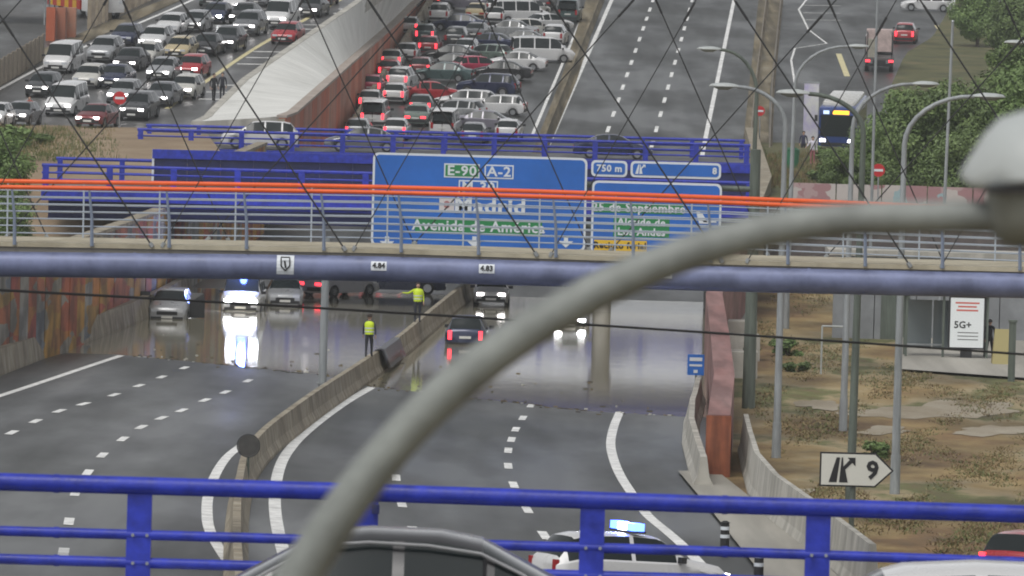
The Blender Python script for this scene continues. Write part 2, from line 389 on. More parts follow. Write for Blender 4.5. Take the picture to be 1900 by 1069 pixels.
# ------------------------------------------------------------------ painted markings
def ribbon(name, pts, width, mt, parent, zf, lift=0.012, step=2.0):
    """pts: world points; a painted strip laid on the surface zf"""
    q = [Vector(pts[0])]
    for a, b in zip(pts[:-1], pts[1:]):
        a, b = Vector(a), Vector(b); n = max(1, int((b - a).length / step))
        q += [a.lerp(b, (i + 1) / n) for i in range(n)]
    mbq = MB(); L = []; Rr = []
    for i, p in enumerate(q):
        t = q[min(i + 1, len(q) - 1)] - q[max(i - 1, 0)]; t.z = 0; t.normalize()
        nn = Vector((t.y, -t.x, 0)) * (width / 2)
        a, b = p - nn, p + nn
        L.append((a.x, a.y, zf(a.x, a.y) + lift)); Rr.append((b.x, b.y, zf(b.x, b.y) + lift))
    k = len(q); mbq.v = L + Rr
    mbq.f = [(i, k + i, k + i + 1, i + 1) for i in range(k - 1)]; mbq.mi = [0] * len(mbq.f)
    o = mbq.build(name, mt, parent); return o
def smooth_px(pts, n=6):
    out = []
    for i in range(len(pts) - 1):
        p0 = pts[max(i - 1, 0)]; p1 = pts[i]; p2 = pts[i + 1]; p3 = pts[min(i + 2, len(pts) - 1)]
        for k in range(n):
            t = k / n
            out.append(tuple(0.5 * ((2*b) + (-a + c) * t + (2*a - 5*b + 4*c - d) * t*t + (-a + 3*b - 3*c + d) * t**3) for a, b, c, d in zip(p0, p1, p2, p3)))
    return out + [tuple(pts[-1])]
def line_px(px, width, zf, parent, mt=roadpaint, name='edge_line', smooth=True):
    pp = smooth_px(px) if smooth and len(px) > 2 else px
    return ribbon(name, [G(x, y, zf) for x, y in pp], width, mt, parent, zf)
def dashes_px(px, width, zf, parent, ln=4.6, mt=roadpaint):
    c = [G(x, y, zf) for x, y in px]
    for i, p in enumerate(c):
        t = c[min(i + 1, len(c) - 1)] - c[max(i - 1, 0)]; t.z = 0; t.normalize()
        ribbon('lane_dash', [p - t * ln / 2, p + t * ln / 2], width, mt, parent, zf)
# near left carriageway
line_px([(-40, 748), (70, 712), (150, 685), (225, 660)], 0.30, z_main, road)
dashes_px([(22, 803), (66, 782), (110, 763), (155, 750), (212, 733), (258, 716), (300, 700), (342, 683)], 0.26, z_main, road, 3.2)
dashes_px([(118, 1025), (128, 968), (140, 915), (163, 877), (190, 845), (228, 815), (262, 793), (300, 776), (337, 762), (380, 743), (418, 728), (460, 707)], 0.26, z_main, road, 3.4)
line_px([(455, 1090), (396, 1000), (384, 950), (392, 900), (420, 850), (470, 812)], 0.30, z_main, road)
# near right carriageway
line_px([(690, 719), (640, 748), (585, 788), (545, 825), (520, 865), (510, 920), (514, 975), (530, 1040), (548, 1090)], 0.34, z_main, road)
dashes_px([(985, 753), (970, 776), (957, 797), (949, 816), (943, 836), (943, 865), (953, 900), (978, 946), (1010, 994), (1050, 1050)], 0.26, z_main, road, 4.0)
dashes_px([(770, 790), (748, 826), (736, 852), (735, 887), (745, 935), (768, 985), (800, 1040)], 0.26, z_main, road, 4.0)
_rl = smooth_px([(1150, 765), (1139, 792), (1133, 823), (1138, 851), (1150, 881), (1168, 910), (1200, 955), (1235, 985), (1270, 1016), (1330, 1080)], 4)
line_px(_rl, 0.32, z_main, road, smooth=False)
# far carriageway
line_px([(1017, 270), (1135, 0), (1170, -80)], 0.32, z_main, road)
line_px([(1303, 290), (1310, 252), (1362, 0), (1378, -80)], 0.30, z_main, road)
for base, k in (((1125, 250), -0.348), ((1213, 258), -0.277)):
    ys = [268, 240, 212, 186, 162, 139, 116, 94, 73, 53, 35, 18, 1, -15]
    dashes_px([(base[0] + (y - base[1]) * k, y) for y in ys], 0.26, z_main, road, 5.4)
line_px([(988, 250), (1080, 32), (1110, -40)], 0.22, z_main, road)
# slip road at the upper right: a broken white line and a kinked edge line
line_px([(1500, -5), (1482, 18), (1500, 55), (1534, 81), (1475, 90), (1468, 112), (1476, 165)], 0.16, z_main, road, smooth=False)
for yy in (10, 24, 37): line_px([(1490, yy), (1560, yy + 1)], 0.35, z_main, road, smooth=False)
line_px([(1556, 100), (1572, 142)], 0.45, z_main, road, mt=roadpaint_y, smooth=False)
line_px([(1737, 47), (1768, 88)], 0.35, z_main, road, mt=roadpaint_y, smooth=False)
# upper road
line_px([(-30, 180), (0, 165), (90, 118), (200, 68), (340, 8), (420, -30)], 0.28, z_upper, upper)
line_px([(310, 202), (390, 146), (470, 92), (560, 40), (640, -5)], 0.34, z_upper, upper, mt=roadpaint_y)
for x0, x1, yy in ((368, 425, 184), (383, 440, 171), (395, 470, 158), (440, 505, 119), (456, 522, 107), (470, 538, 96), (540, 598, 54), (560, 604, 46), (618, 660, 25), (628, 668, 17)):
    line_px([(x0, yy), (x1, yy + 1)], 0.55, z_upper, upper, smooth=False, name='hatch_stripe')

# ------------------------------------------------------------------ medians and verges of the far carriageway
def px_sheet(name, left, right, zf, mt, lift, parent=None, n=24, kind='structure'):
    b = MB(); k = n + 1
    def at(pl, t):
        pl2 = pl; m_ = len(pl2) - 1; i = min(int(t * m_), m_ - 1); f = t * m_ - i
        return pl2[i].lerp(pl2[i + 1], f)
    lw = [G(x, y, zf) for x, y in left]; rw = [G(x, y, zf) for x, y in right]
    for i in range(k):
        a, c = at(lw, i / n), at(rw, i / n)
        for q in (a, a.lerp(c, 0.5), c): b.v.append((q.x, q.y, zf(q.x, q.y) + lift))
    b.f = [(3*i + j, 3*i + j + 1, 3*i + j + 4, 3*i + j + 3) for i in range(n) for j in range(2)]; b.mi = [0] * len(b.f)
    me = b.mesh(name, mt); o = bpy.data.objects.new(name, me); col.objects.link(o); tag(o, kind=kind); return o
px_sheet('median', [(985, 290), (1040, 150), (1118, -60)], [(1012, 290), (1070, 150), (1150, -60)], z_main, verge, 0.05)
px_sheet('median', [(1372, 330), (1388, 180), (1418, -60)], [(1425, 330), (1428, 180), (1458, -60)], z_main, verge, 0.05)
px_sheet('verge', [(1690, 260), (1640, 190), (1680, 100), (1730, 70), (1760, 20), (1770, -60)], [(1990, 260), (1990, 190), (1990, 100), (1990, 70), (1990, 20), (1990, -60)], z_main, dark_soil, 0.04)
px_sheet('verge', [(-200, 230), (-20, 140), (60, 100), (190, 45), (330, -10), (360, -40)], [(-60, 190), (0, 152), (88, 110), (215, 55), (350, -5), (380, -40)], z_upper, verge, 0.04)

# pavement in front of the bus shelter, concrete apron by the wall end
px_sheet('pavement', [(1672, 690), (1672, 640), (1690, 560)], [(2020, 715), (2020, 650), (2020, 560)], z_field, pave, 0.12)
px_sheet('pavement', [(1400, 640), (1400, 560), (1402, 500)], [(1345, 640), (1345, 560), (1345, 500)], z_field, pave, 0.10)
px_sheet('kerb_apron', [(1258, 878), (1330, 965), (1420, 1080)], [(1330, 878), (1440, 965), (1560, 1080)], lambda x, y: max(z_field(x, y), z_main(x, y)), pave, 0.08)
def px_blob(name, cx, cy, rx, ry, mt, lift, seed):
    rn = random.Random(seed); b = MB(); n = 40; ph = [rn.uniform(0, 6.28) for _ in range(4)]
    pts = []
    for k in range(n):
        a = 2 * math.pi * k / n; r_ = 1 + .22 * math.sin(2*a + ph[0]) + .16 * math.sin(3*a + ph[1]) + .12 * math.sin(7*a + ph[2]) + rn.uniform(-.07, .07)
        q = G(cx + rx * r_ * math.cos(a), cy + ry * r_ * math.sin(a), z_field); pts.append((q.x, q.y, q.z + lift))
    c = G(cx, cy, z_field); b.v = [(c.x, c.y, c.z + lift)] + pts; b.f = [(0, 1 + k, 1 + (k + 1) % n) for k in range(n)]; b.mi = [0] * n
    o = bpy.data.objects.new(name, b.mesh(name, mt)); col.objects.link(o); tag(o, kind='structure')
for i_, bl in enumerate(((1745, 762, 140, 16), (1850, 800, 70, 10), (1640, 800, 50, 7), (1520, 752, 40, 9), (1480, 915, 26, 7), (1800, 690, 60, 6))): px_blob('bare_patch', *bl, ramp_mat('pale_clay', [(0.3, (0.22, 0.18, 0.12)), (0.7, (0.36, 0.32, 0.25))], nscale=0.5, scale=(1, 0.3, 1), rough=0.95, detail=8), 0.015 + .004 * i_, 40 + i_)

# ------------------------------------------------------------------ walls
def path_pts(path, step):
    """resample a plan polyline to nearly equal steps"""
    out = [Vector((path[0][0], path[0][1], 0))]
    for a, b in zip(path[:-1], path[1:]):
        a, b = Vector((a[0], a[1], 0)), Vector((b[0], b[1], 0)); n = max(1, round((b - a).length / step))
        out += [a.lerp(b, (i + 1) / n) for i in range(n)]
    return out
def panel_wall(name, label, path, zb, zt, thick, mats, step, side=-1, cap=None, cat='wall', gap=0.05):
    pts = path_pts(path, step); root = empty(name, (pts[0].x, pts[0].y, zb(pts[0].x, pts[0].y)), label, cat)
    rnd = random.Random(len(pts)); bb = MB()
    for a, b in zip(pts[:-1], pts[1:]):
        t = (b - a).normalized(); nn = Vector((t.y, -t.x, 0)) * side
        off = nn * rnd.uniform(-0.02, 0.02); a2, b2 = a + t * gap / 2 + off, b - t * gap / 2 + off
        bot = [Vector((q.x, q.y, zb(q.x, q.y) - 0.6)) for q in (a2, b2, b2 + nn * thick, a2 + nn * thick)]
        top = [Vector((q.x, q.y, zt(p.x, p.y))) for q, p in zip((a2, b2, b2 + nn * thick, a2 + nn * thick), (a2, b2, b2, a2))]
        MB().hexa(bot, top).build('wall_panel', rnd.choice(mats), root)
        i0, i1 = nn * 0.06, nn * (thick + 0.1)
        bb.hexa([Vector((q.x, q.y, zb(q.x, q.y) - 0.6)) for q in (a + i0, b + i0, b + i1, a + i1)],
                [Vector((q.x, q.y, zt(p.x, p.y) - 0.05)) for q, p in zip((a + i0, b + i0, b + i1, a + i1), (a, b, b, a))])
    bb.build('wall_core', concrete, root)
    if cap:
        cb = MB()
        for a, b in zip(pts[:-1], pts[1:]):
            t = (b - a).normalized(); nn = Vector((t.y, -t.x, 0)) * side
            qs = (a - nn * 0.06, b - nn * 0.06, b + nn * (thick + 0.16), a + nn * (thick + 0.16))
            cb.hexa([Vector((q.x, q.y, zt(p.x, p.y) + 0.003)) for q, p in zip(qs, (a, b, b, a))], [Vector((q.x, q.y, zt(p.x, p.y) + 0.16)) for q, p in zip(qs, (a, b, b, a))])
        cb.build('coping', cap, root)
    return root
graf = [ramp_mat('graffiti_' + n_, st, scale=(0.6, 0.16, 1.1), nscale=1.0, kind='voronoi', rough=0.8, streak=0.6, streak_scale=(.6, .4, 0.7), interp='CONSTANT') for n_, st in (
    ('orange', [(0.0, (0.44, 0.11, 0.04)), (0.35, (0.50, 0.20, 0.04)), (0.55, (0.30, 0.27, 0.22)), (0.72, (0.40, 0.085, 0.06)), (0.88, (0.46, 0.26, 0.05))]),
    ('grey', [(0.0, (0.30, 0.28, 0.24)), (0.4, (0.34, 0.33, 0.31)), (0.6, (0.44, 0.14, 0.06)), (0.75, (0.20, 0.22, 0.25)), (0.86, (0.42, 0.25, 0.06))]),
    ('yellow', [(0.0, (0.50, 0.27, 0.04)), (0.45, (0.46, 0.20, 0.04)), (0.65, (0.34, 0.31, 0.24)), (0.85, (0.46, 0.11, 0.05))]))]
redwall = [ramp_mat('red_wall_' + n_, st, nscale=0.5, rough=0.75, scale=(1, .1, .6), streak=0.3, streak_scale=(.5, .25, 0.15)) for n_, st in (
    ('a', [(0.3, (0.50, 0.115, 0.05)), (0.7, (0.62, 0.17, 0.08))]), ('b', [(0.3, (0.40, 0.19, 0.13)), (0.7, (0.54, 0.20, 0.12))]), ('c', [(0.3, (0.58, 0.15, 0.06)), (0.7, (0.42, 0.27, 0.20))]))]
lw_path = [t for t in WALL if 255 <= t[1] <= 420]
lw_path.append((XL(468), 468.0))
panel_wall('graffiti_wall', 'tall retaining wall of upright panels covered in orange and yellow graffiti, left of flooded road', lw_path, z_main, lambda x, y: lerp_list(y, [250, 389, 391.5, 405, 412, 470], [4.5, 4.5, 3.8, 3.8, 5.7, 5.8]), 0.4, graf, 3.4, side=-1, cap=concrete)
# red wall along the far jam, and the whitewashed bank above it
rtop = []
for x, yb_, yr_ in ((545, 384, 212), (560, 360, 199), (600, 298, 164), (650, 219, 120), (700, 141, 76), (743, 74, 38), (775, 24, 6)):
    gq = G(x, yb_, z_main); rtop.append((gq.x, gq.y, P(x, yr_, gq.y).z))
rtop.append((rtop[-1][0] + 4, rtop[-1][1] + 60, z_main(0, rtop[-1][1] + 60) + 0.6))
rz = lambda x, y: lerp_list(y, [t[1] for t in rtop], [t[2] for t in rtop])
panel_wall('red_retaining_wall', 'rust red panelled retaining wall along the far traffic jam', [(rtop[0][0] - .3, 482.0)] + [(t[0], t[1]) for t in rtop], z_main, rz, 0.4, redwall, 5.0, side=-1, cap=ramp_mat('stained_coping', [(0.3, (0.30, 0.24, 0.2)), (0.7, (0.42, 0.37, 0.33))], nscale=0.6, rough=0.8))
bankroot = empty('concrete_bank', (UPX(560), 560, 8), 'white sloping concrete bank with dark streaks above the rust red wall', 'bank')
bk = MB(); ysb = frange(482.5, 690, 4.0); n = 7
for y in ysb:
    xa = lerp_list(y, [t[1] for t in rtop], [t[0] for t in rtop]) - 0.55; za = rz(0, max(y, rtop[0][1])) + 0.10
    xb = UPX(y) + 0.4; zb_ = z_upper(xb, y) + 0.75
    for i in range(n):
        f = i / (n - 1); bk.v.append((xa + (xb - xa) * f, y, za + (zb_ - za) * (f ** 0.9)))
bk.f = [(i*n + j, i*n + j + 1, (i+1)*n + j + 1, (i+1)*n + j) for i in range(len(ysb) - 1) for j in range(n - 1)]; bk.mi = [0] * len(bk.f)
bk.build('bank_slope', bank_white, bankroot, smooth=40)
y_ = 482.5; xa = rtop[0][0] - .55 - .3; xb = UPX(y_) + .4
MB().hexa([(xb - .5, y_ - .4, -.5), (xa + .5, y_ - .4, -.5), (xa + .5, y_ - .02, -.5), (xb - .5, y_ - .02, -.5)], [(xb - .5, y_ - .4, z_upper(0, y_) + .74), (xa + .5, y_ - .4, rz(0, rtop[0][1]) + .08), (xa + .5, y_ - .02, rz(0, rtop[0][1]) + .08), (xb - .5, y_ - .02, z_upper(0, y_) + .74)]).build('end_wall', concrete_l, bankroot)
pr = MB()
for a, b in zip(ysb[:-1], ysb[1:]):
    qa = [(UPX(a) + dx, a) for dx in (0.4, -0.1)]; qb = [(UPX(b) + dx, b) for dx in (0.4, -0.1)]
    z0a, z0b = z_upper(0, a), z_upper(0, b)
    pr.hexa([(qa[0][0], a, z0a - .3), (qb[0][0], b, z0b - .3), (qb[1][0], b, z0b - .3), (qa[1][0], a, z0a - .3)], [(qa[0][0], a, z0a + .78), (qb[0][0], b, z0b + .78), (qb[1][0], b, z0b + .78), (qa[1][0], a, z0a + .78)])
pr.build('parapet', concrete_l, bankroot)

# free-standing red wall at the right of the flooded carriageway
pinkwall = ramp_mat('pink_wall', [(0.3, (0.24, 0.105, 0.095)), (0.7, (0.36, 0.215, 0.20))], scale=(1, .12, 1), nscale=0.6, rough=0.8, streak=0.4, streak_scale=(1.5, .12, .6))
orangewall = ramp_mat('orange_wall_end', [(0.3, (0.20, 0.055, 0.028)), (0.7, (0.38, 0.125, 0.06))], nscale=1.2, rough=0.8, streak=0.5, streak_scale=(3, 3, .4))
rroot = empty('red_side_wall', (RWALL[0][0], RWALL[0][1], 1), 'thick pink topped wall with rusty orange end beside the flooded road', 'wall')
rp_ = path_pts([t for t in RWALL], 4.0)
def rwz(y): return lerp_list(y, [250, 348, 400, 440, 560], [3.0, 3.0, 4.4, 5.6, 5.6])
for i, (a, b) in enumerate(zip(rp_[:-1], rp_[1:])):
    t = (b - a).normalized(); nn = Vector((t.y, -t.x, 0)) * 0.36; e = t * 0.015
    a2, b2 = a + e, b - e
    MB().hexa([Vector((q.x, q.y, z_main(q.x, q.y) - 0.5)) for q in (a2 - nn, b2 - nn, b2 + nn, a2 + nn)], [Vector((q.x, q.y, rwz(w.y))) for q, w in zip((a2 - nn, b2 - nn, b2 + nn, a2 + nn), (a2, b2, b2, a2))]).build('wall_panel', pinkwall if a.y < 395 else concrete, rroot)
a = rp_[0]; MB().box((a.x, a.y - 0.06, (z_field(0, a.y) + 2.98) / 2 - .2), (0.80, 0.10, 2.98 - z_field(0, a.y) + .4)).build('end_face', orangewall, rroot)

# jersey barriers -------------------------------------------------------------
def jersey(name, label, tops, zbase, h=0.9, wtop=0.2, wbase=0.62, mt=concrete, step=4.0, cat='barrier', px=True, gap=0.03):
    zf = lambda x, y: zbase(x, y) + h
    pts = [G(x, y, zf) for x, y in tops] if px else [Vector((t[0], t[1], 0)) for t in tops]
    pts = path_pts([(p.x, p.y) for p in pts], step)
    root = empty(name, (pts[0].x, pts[0].y, zbase(pts[0].x, pts[0].y)), label, cat)
    prof = [(-wbase/2, 0), (wbase/2, 0), (wbase/2, 0.09), (wtop/2 + 0.09, 0.33), (wtop/2, h), (-wtop/2, h), (-wtop/2 - 0.09, 0.33), (-wbase/2, 0.09)]
    def ring(p, nn, z0): return [(p.x + nn.x * u, p.y + nn.y * u, z0 + (w if w > 0 else -0.6)) for u, w in prof]
    for i, (a, b) in enumerate(zip(pts[:-1], pts[1:])):
        ta = (pts[min(i + 1, len(pts)-1)] - pts[max(i - 1, 0)]).normalized(); tb = (pts[min(i + 2, len(pts)-1)] - pts[i]).normalized()
        na, nb = Vector((ta.y, -ta.x, 0)), Vector((tb.y, -tb.x, 0)); t = (b - a).normalized()
        a2, b2 = a + t * gap, b - t * gap
        MB().loft([ring(a2, na, zbase(a.x, a.y)), ring(b2, nb, zbase(b.x, b.y))]).build('barrier_block', mt, root)
    return root, pts
CB_PX = smooth_px([(890, 505), (858, 528), (800, 574), (745, 619), (683, 662), (640, 690), (590, 722), (540, 757), (500, 787), (472, 815), (454, 845), (444, 890), (440, 940), (440, 1000), (446, 1080)], 4)
jersey('median_barrier', 'long stained concrete barrier curving between the two near carriageways', CB_PX, z_wet, h=0.88)
jersey('kerb_barrier', 'mossy concrete barrier along the foot of the graffiti wall', [(-60, 668), (0, 645), (80, 617), (155, 590), (236, 562), (300, 536), (345, 512)], z_wet, h=1.0, wtop=0.35, wbase=0.6)
jersey('side_barrier', 'short pale concrete barrier with a cut end in front of the rusty wall end', [(1306, 848), (1294, 812), (1283, 775), (1285, 740), (1296, 700)], z_wet, h=0.95, mt=concrete_l)
jersey('ramp_barrier', 'pale concrete barrier curving beside the dirt field, right of the rusty wall end', [(1384, 768), (1392, 800), (1405, 840), (1440, 880), (1490, 915), (1540, 950), (1620, 1010)], z_field, h=1.3, mt=concrete_l, wtop=0.16, wbase=0.5)
jersey('verge_barrier', 'low mossy barrier at the foot of the rust red wall beside the jam', [(652, 228), (700, 150), (750, 72), (800, -8)], z_main, h=0.85, wtop=0.3, step=6.0)
jersey('median_rail', 'low brown barrier on the strip between the jam and the empty far lanes', [(1000, 275), (1050, 150), (1118, -20)], z_main, h=0.7, mt=verge, step=8.0)
def guard_rail(name, label, px, zf, h=0.75, mt=galv):
    pts = path_pts([(p.x, p.y) for p in (G(x, y, lambda a, b: zf(a, b) + h) for x, y in px)], 4.0)
    root = empty(name, (pts[0].x, pts[0].y, zf(pts[0].x, pts[0].y)), label, 'guard rail')
    for p in pts: MB().box((p.x, p.y, zf(p.x, p.y) + h/2 - 0.1), (0.12, 0.12, h + 0.1)).build('post', mt, root)
    r_ = MB()
    for a, b in zip(pts[:-1], pts[1:]):
        a = Vector((a.x, a.y, zf(a.x, a.y) + h - .15)); b = Vector((b.x, b.y, zf(b.x, b.y) + h - .15))
        r_.hexa([a + Vector((-.09, 0, -.15)), b + Vector((-.09, 0, -.15)), b + Vector((-.07, 0, .15)), a + Vector((-.07, 0, .15))], [a + Vector((-.14, 0, -.15)), b + Vector((-.14, 0, -.15)), b + Vector((-.16, 0, .15)), a + Vector((-.16, 0, .15))])
    r_.build('beam', mt, root)
rust = mat('weathered_rail', (0.20, 0.17, 0.13), 0.6, metal=0.3, var=0.3, scale=1)
guard_rail('guard_rail', 'weathered guard rail on the strip right of the empty far lanes', [(1392, 300), (1405, 150), (1425, -10)], z_main, mt=rust)
guard_rail('guard_rail', 'weathered guard rail nearer the slip road on the right strip', [(1430, 300), (1436, 150), (1452, -10)], z_main, mt=rust)
# raised-ground retaining wall behind the field
gwall = ramp_mat('faded_graffiti', [(0.0, (0.42, 0.30, 0.30)), (0.3, (0.50, 0.46, 0.44)), (0.5, (0.35, 0.20, 0.21)), (0.68, (0.30, 0.42, 0.45)), (0.85, (0.48, 0.44, 0.42))], scale=(1, 1, 1), nscale=1.0, kind='voronoi', rough=0.8, interp='CONSTANT')
brickd = ramp_mat('dark_brick', [(0.3, (0.07, 0.06, 0.065)), (0.7, (0.16, 0.14, 0.13))], nscale=1.5, rough=0.85)
wr = empty('boundary_wall', (40, 425.5, 0.3), 'low wall of faded pink graffiti panels in front of the big trees', 'wall')
MB().box((75, 425.6, 2.45), (124, 0.5, 4.7)).build('retaining_face', brickd, wr)
x = 14.5
while x < 60:
    MB().box((x + 1.2, 425.2, 5.15), (2.34, 0.22, 1.05 + random.uniform(-.03, .03))).build('wall_panel', gwall, wr); x += 2.4
# ================================================================== BRIDGES
def hpath(pts, d, n=1):
    return [P(x, y, d) for x, y in (smooth_px(pts, n) if n > 1 else pts)]
def py_at(pts, x): return lerp_list(x, [p[0] for p in pts], [p[1] for p in pts])
# ---- road bridge right below the camera: deck and its far railing
D1 = 79.0
zdeck = P(950, 919, D1).z - 1.10
nb = empty('road_bridge', (0, D1 - 12, zdeck - 1.2), 'near road bridge with thick bright blue railing across the foot of the view', 'bridge')
MB().box((0, D1 - 12.0, zdeck - 0.6), (70, 24.0, 1.2)).build('deck', asphalt2, nb)
MB().box((0, D1 - 0.2, zdeck + 0.075), (69.8, 0.9, 0.15)).build('kerb', concrete_l, nb)
TR = [(-900, 868), (0, 894), (600, 911), (1260, 934), (1900, 954), (2800, 984)]
MR = [(-900, 960), (0, 985), (1260, 1021), (1900, 1043), (2800, 1070)]
LR = [(-900, 1012), (0, 1037), (1260, 1073), (1900, 1094), (2800, 1120)]
MB().tube(hpath(TR, D1), 0.088, 14).build('top_rail', blue, nb, smooth=60)
MB().tube(hpath(MR, D1), 0.050, 10).build('rail', blue, nb, smooth=60)
MB().tube(hpath(LR, D1), 0.052, 10).build('rail', blue, nb, smooth=60)
for px in (-576, -158, 260, 680, 1100, 1519, 1938, 2356):
    t = P(px, py_at(TR, px) + 6, D1 + 0.02)
    w = 0.24
    MB().hexa([(t.x - w/2, D1 - .05, zdeck + .15), (t.x + w/2, D1 - .05, zdeck + .15), (t.x + w/2, D1 + .13, zdeck + .15), (t.x - w/2, D1 + .13, zdeck + .15)],
              [(t.x - w/2, D1 - .03, t.z - .02), (t.x + w/2, D1 - .03, t.z - .02), (t.x + w/2, D1 + .09, t.z - .02), (t.x - w/2, D1 + .09, t.z - .02)]).build('post', blue, nb)
    MB().box((t.x, D1 + .04, zdeck + .165), (0.40, 0.34, 0.03)).build('base_plate', blue, nb)
    for rl in (MR, LR):
        q = P(px, py_at(rl, px), D1)
        for sx_ in (-.07, .07): MB().tube([(q.x + sx_, D1 - .075, q.z), (q.x + sx_, D1 - .04, q.z)], .016, 8).build('bolt', galv, nb)
for px in (105, 1345):   # sleeves where rail lengths meet
    for rl, rr in ((TR, .094), (MR, .056), (LR, .058)): MB().tube([P(px - 5, py_at(rl, px - 5), D1), P(px + 5, py_at(rl, px + 5), D1)], rr, 12).build('rail_sleeve', blue, nb, smooth=50)
q = P(697, 945, D1 - .09); MB().box((q.x, q.y, q.z), (0.075, 0.06, 0.09)).build('rail_clip', blue_d, nb)

# ---- footbridge with orange handrails, steel tube and stay cables
D2, D2F = 187.0, 190.4
fb = empty('footbridge', P(950, 500, D2) - Vector((0, 0, 0.5)), 'cable stayed footbridge with twin orange handrails over a thick blue grey tube', 'footbridge')
TUBE = [(-500, 481), (0, 489), (600, 496), (950, 505), (1400, 518), (1900, 529), (2400, 541)]
MB().tube(hpath(smooth_px(TUBE, 4), D2), 24.5 / (FPX / D2), 20).build('main_tube', tube_m, fb, smooth=60)
for px in (250, 720, 1090, 1500):   # weld rings where the tube sections meet
    a = P(px - 3, py_at(TUBE, px - 3), D2); b = P(px + 3, py_at(TUBE, px + 3), D2)
    MB().tube([a, b], 25.4 / (FPX / D2), 20).build('weld_ring', tube_m, fb, smooth=50)
DTOP = [(-500, 440), (0, 449), (700, 462), (1340, 483), (1900, 497), (2400, 509)]
beige = ramp_mat('deck_edge_concrete', [(0.3, (0.36, 0.32, 0.23)), (0.7, (0.50, 0.46, 0.35))], nscale=0.8, rough=0.8, streak=0.2, streak_scale=(2, 2, 2))
beige_d = mat('deck_edge_lip', (0.17, 0.16, 0.14), 0.7)
dt = hpath(DTOP, D2 - .15); db = MB(); lip = MB()
for a, b in zip(dt[:-1], dt[1:]):
    yb = D2F + .25
    A, B = Vector(a), Vector(b)
    db.hexa([A - Vector((0, 0, .10)), B - Vector((0, 0, .10)), Vector((B.x, yb, B.z - .10)), Vector((A.x, yb, A.z - .10))], [A, B, Vector((B.x, yb, B.z)), Vector((A.x, yb, A.z))])
    lip.hexa([A + Vector((0, .04, -.22)), B + Vector((0, .04, -.22)), B + Vector((0, .5, -.22)), A + Vector((0, .5, -.22))], [A + Vector((0, .04, -.103)), B + Vector((0, .04, -.103)), B + Vector((0, .5, -.103)), A + Vector((0, .5, -.103))])
db.build('deck', beige, fb); lip.build('edge_lip', beige_d, fb)
HN = [(-500, 338), (0, 347), (700, 357), (1340, 376), (1900, 400), (2400, 420)]
HF = [(-500, 328), (0, 336), (700, 347), (1340, 367), (1900, 390), (2400, 409)]
MB().tube(hpath(smooth_px(HN, 4), D2 - .1), 0.052, 10).build('handrail', orange, fb, smooth=60)
MB().tube(hpath(smooth_px(HF, 4), D2F), 0.052, 10).build('handrail', orange, fb, smooth=60)
for i in range(6):
    off = 17 + i * 13.5
    MB().tube([P(x, py_at(HN, x) + off * (1 + .0 * x), D2 - .06) for x, _ in HN], 0.0165, 6).build('rail_wire', galv_wire, fb)
    MB().tube([P(x, py_at(HF, x) + off * .97, D2F) for x, _ in HF], 0.014, 6).build('rail_wire', galv_wire, fb)
steel_post = mat('blue_grey_post', (0.20, 0.24, 0.32), 0.45, metal=0.3)
for k in range(-3, 17):
    px = 22 + k * 143.5
    t = P(px, py_at(HN, px) + 2, D2 - .1); f_ = P(px + 5, py_at(DTOP, px) + 5, D2 - .17)
    mid = t.lerp(f_, .5) + Vector((.03, 0, 0))
    MB().tube([t, mid, f_], [0.028, 0.040, 0.048], 6).build('baluster', steel_post, fb)
    px = 15 + k * 141
    t = P(px, py_at(HF, px) + 2, D2F); f_ = P(px - 2, py_at(DTOP, px) - 4, D2F); f_.z -= .12
    MB().tube([t, f_], 0.022, 6).build('baluster', galv_wire, fb)
# stay cables of both planes run up to an arch above the view
arch_n = [P(x, -620 - 300 * (1 - ((x - 950) / 1900.0) ** 2), D2 + .1) for x in range(-900, 2900, 200)]
arch_f = [P(x, -640 - 300 * (1 - ((x - 950) / 1900.0) ** 2), D2F) for x in range(-900, 2900, 200)]
MB().tube(arch_n, 0.28, 12).build('arch', tube_m, fb, smooth=60); MB().tube(arch_f, 0.28, 12).build('arch', tube_m, fb, smooth=60)
def stay(fx, slope, d, foot, r=.020):
    ytop = -640 - 300 * (1 - ((fx - slope * 1200 - 950) / 1900.0) ** 2)
    fy = py_at(DTOP, fx) + foot
    a = P(fx, fy, d); b = P(fx - slope * (fy - ytop), ytop, d + .05)
    MB().tube([a, b], r, 6).build('stay_cable', stay_m, fb)
    c = a.lerp(b, 0.32); e = a.lerp(b, 0.345); MB().tube([c, e], 0.03, 6).build('cable_clamp', stay_m, fb)
    MB().tube([a, a.lerp(b, 0.006)], 0.05, 6).build('cable_anchor', galv, fb)
for fx in (-75, 283, 641, 997, 1341, 1690, 2040): stay(fx, 0.66, D2 - .16, 4)
for fx in (88, 425, 770, 1095, 1427, 1750, 2080): stay(fx, 0.44, D2F + .1, -8, .017)
for fx in (-352, 10, 382, 765, 1130, 1530): stay(fx, -0.90, D2F + .14, -8, .015)
for fx in (-60, 300, 655, 1020, 1385, 1745): stay(fx, -0.57, D2 - .13, 4, .012)
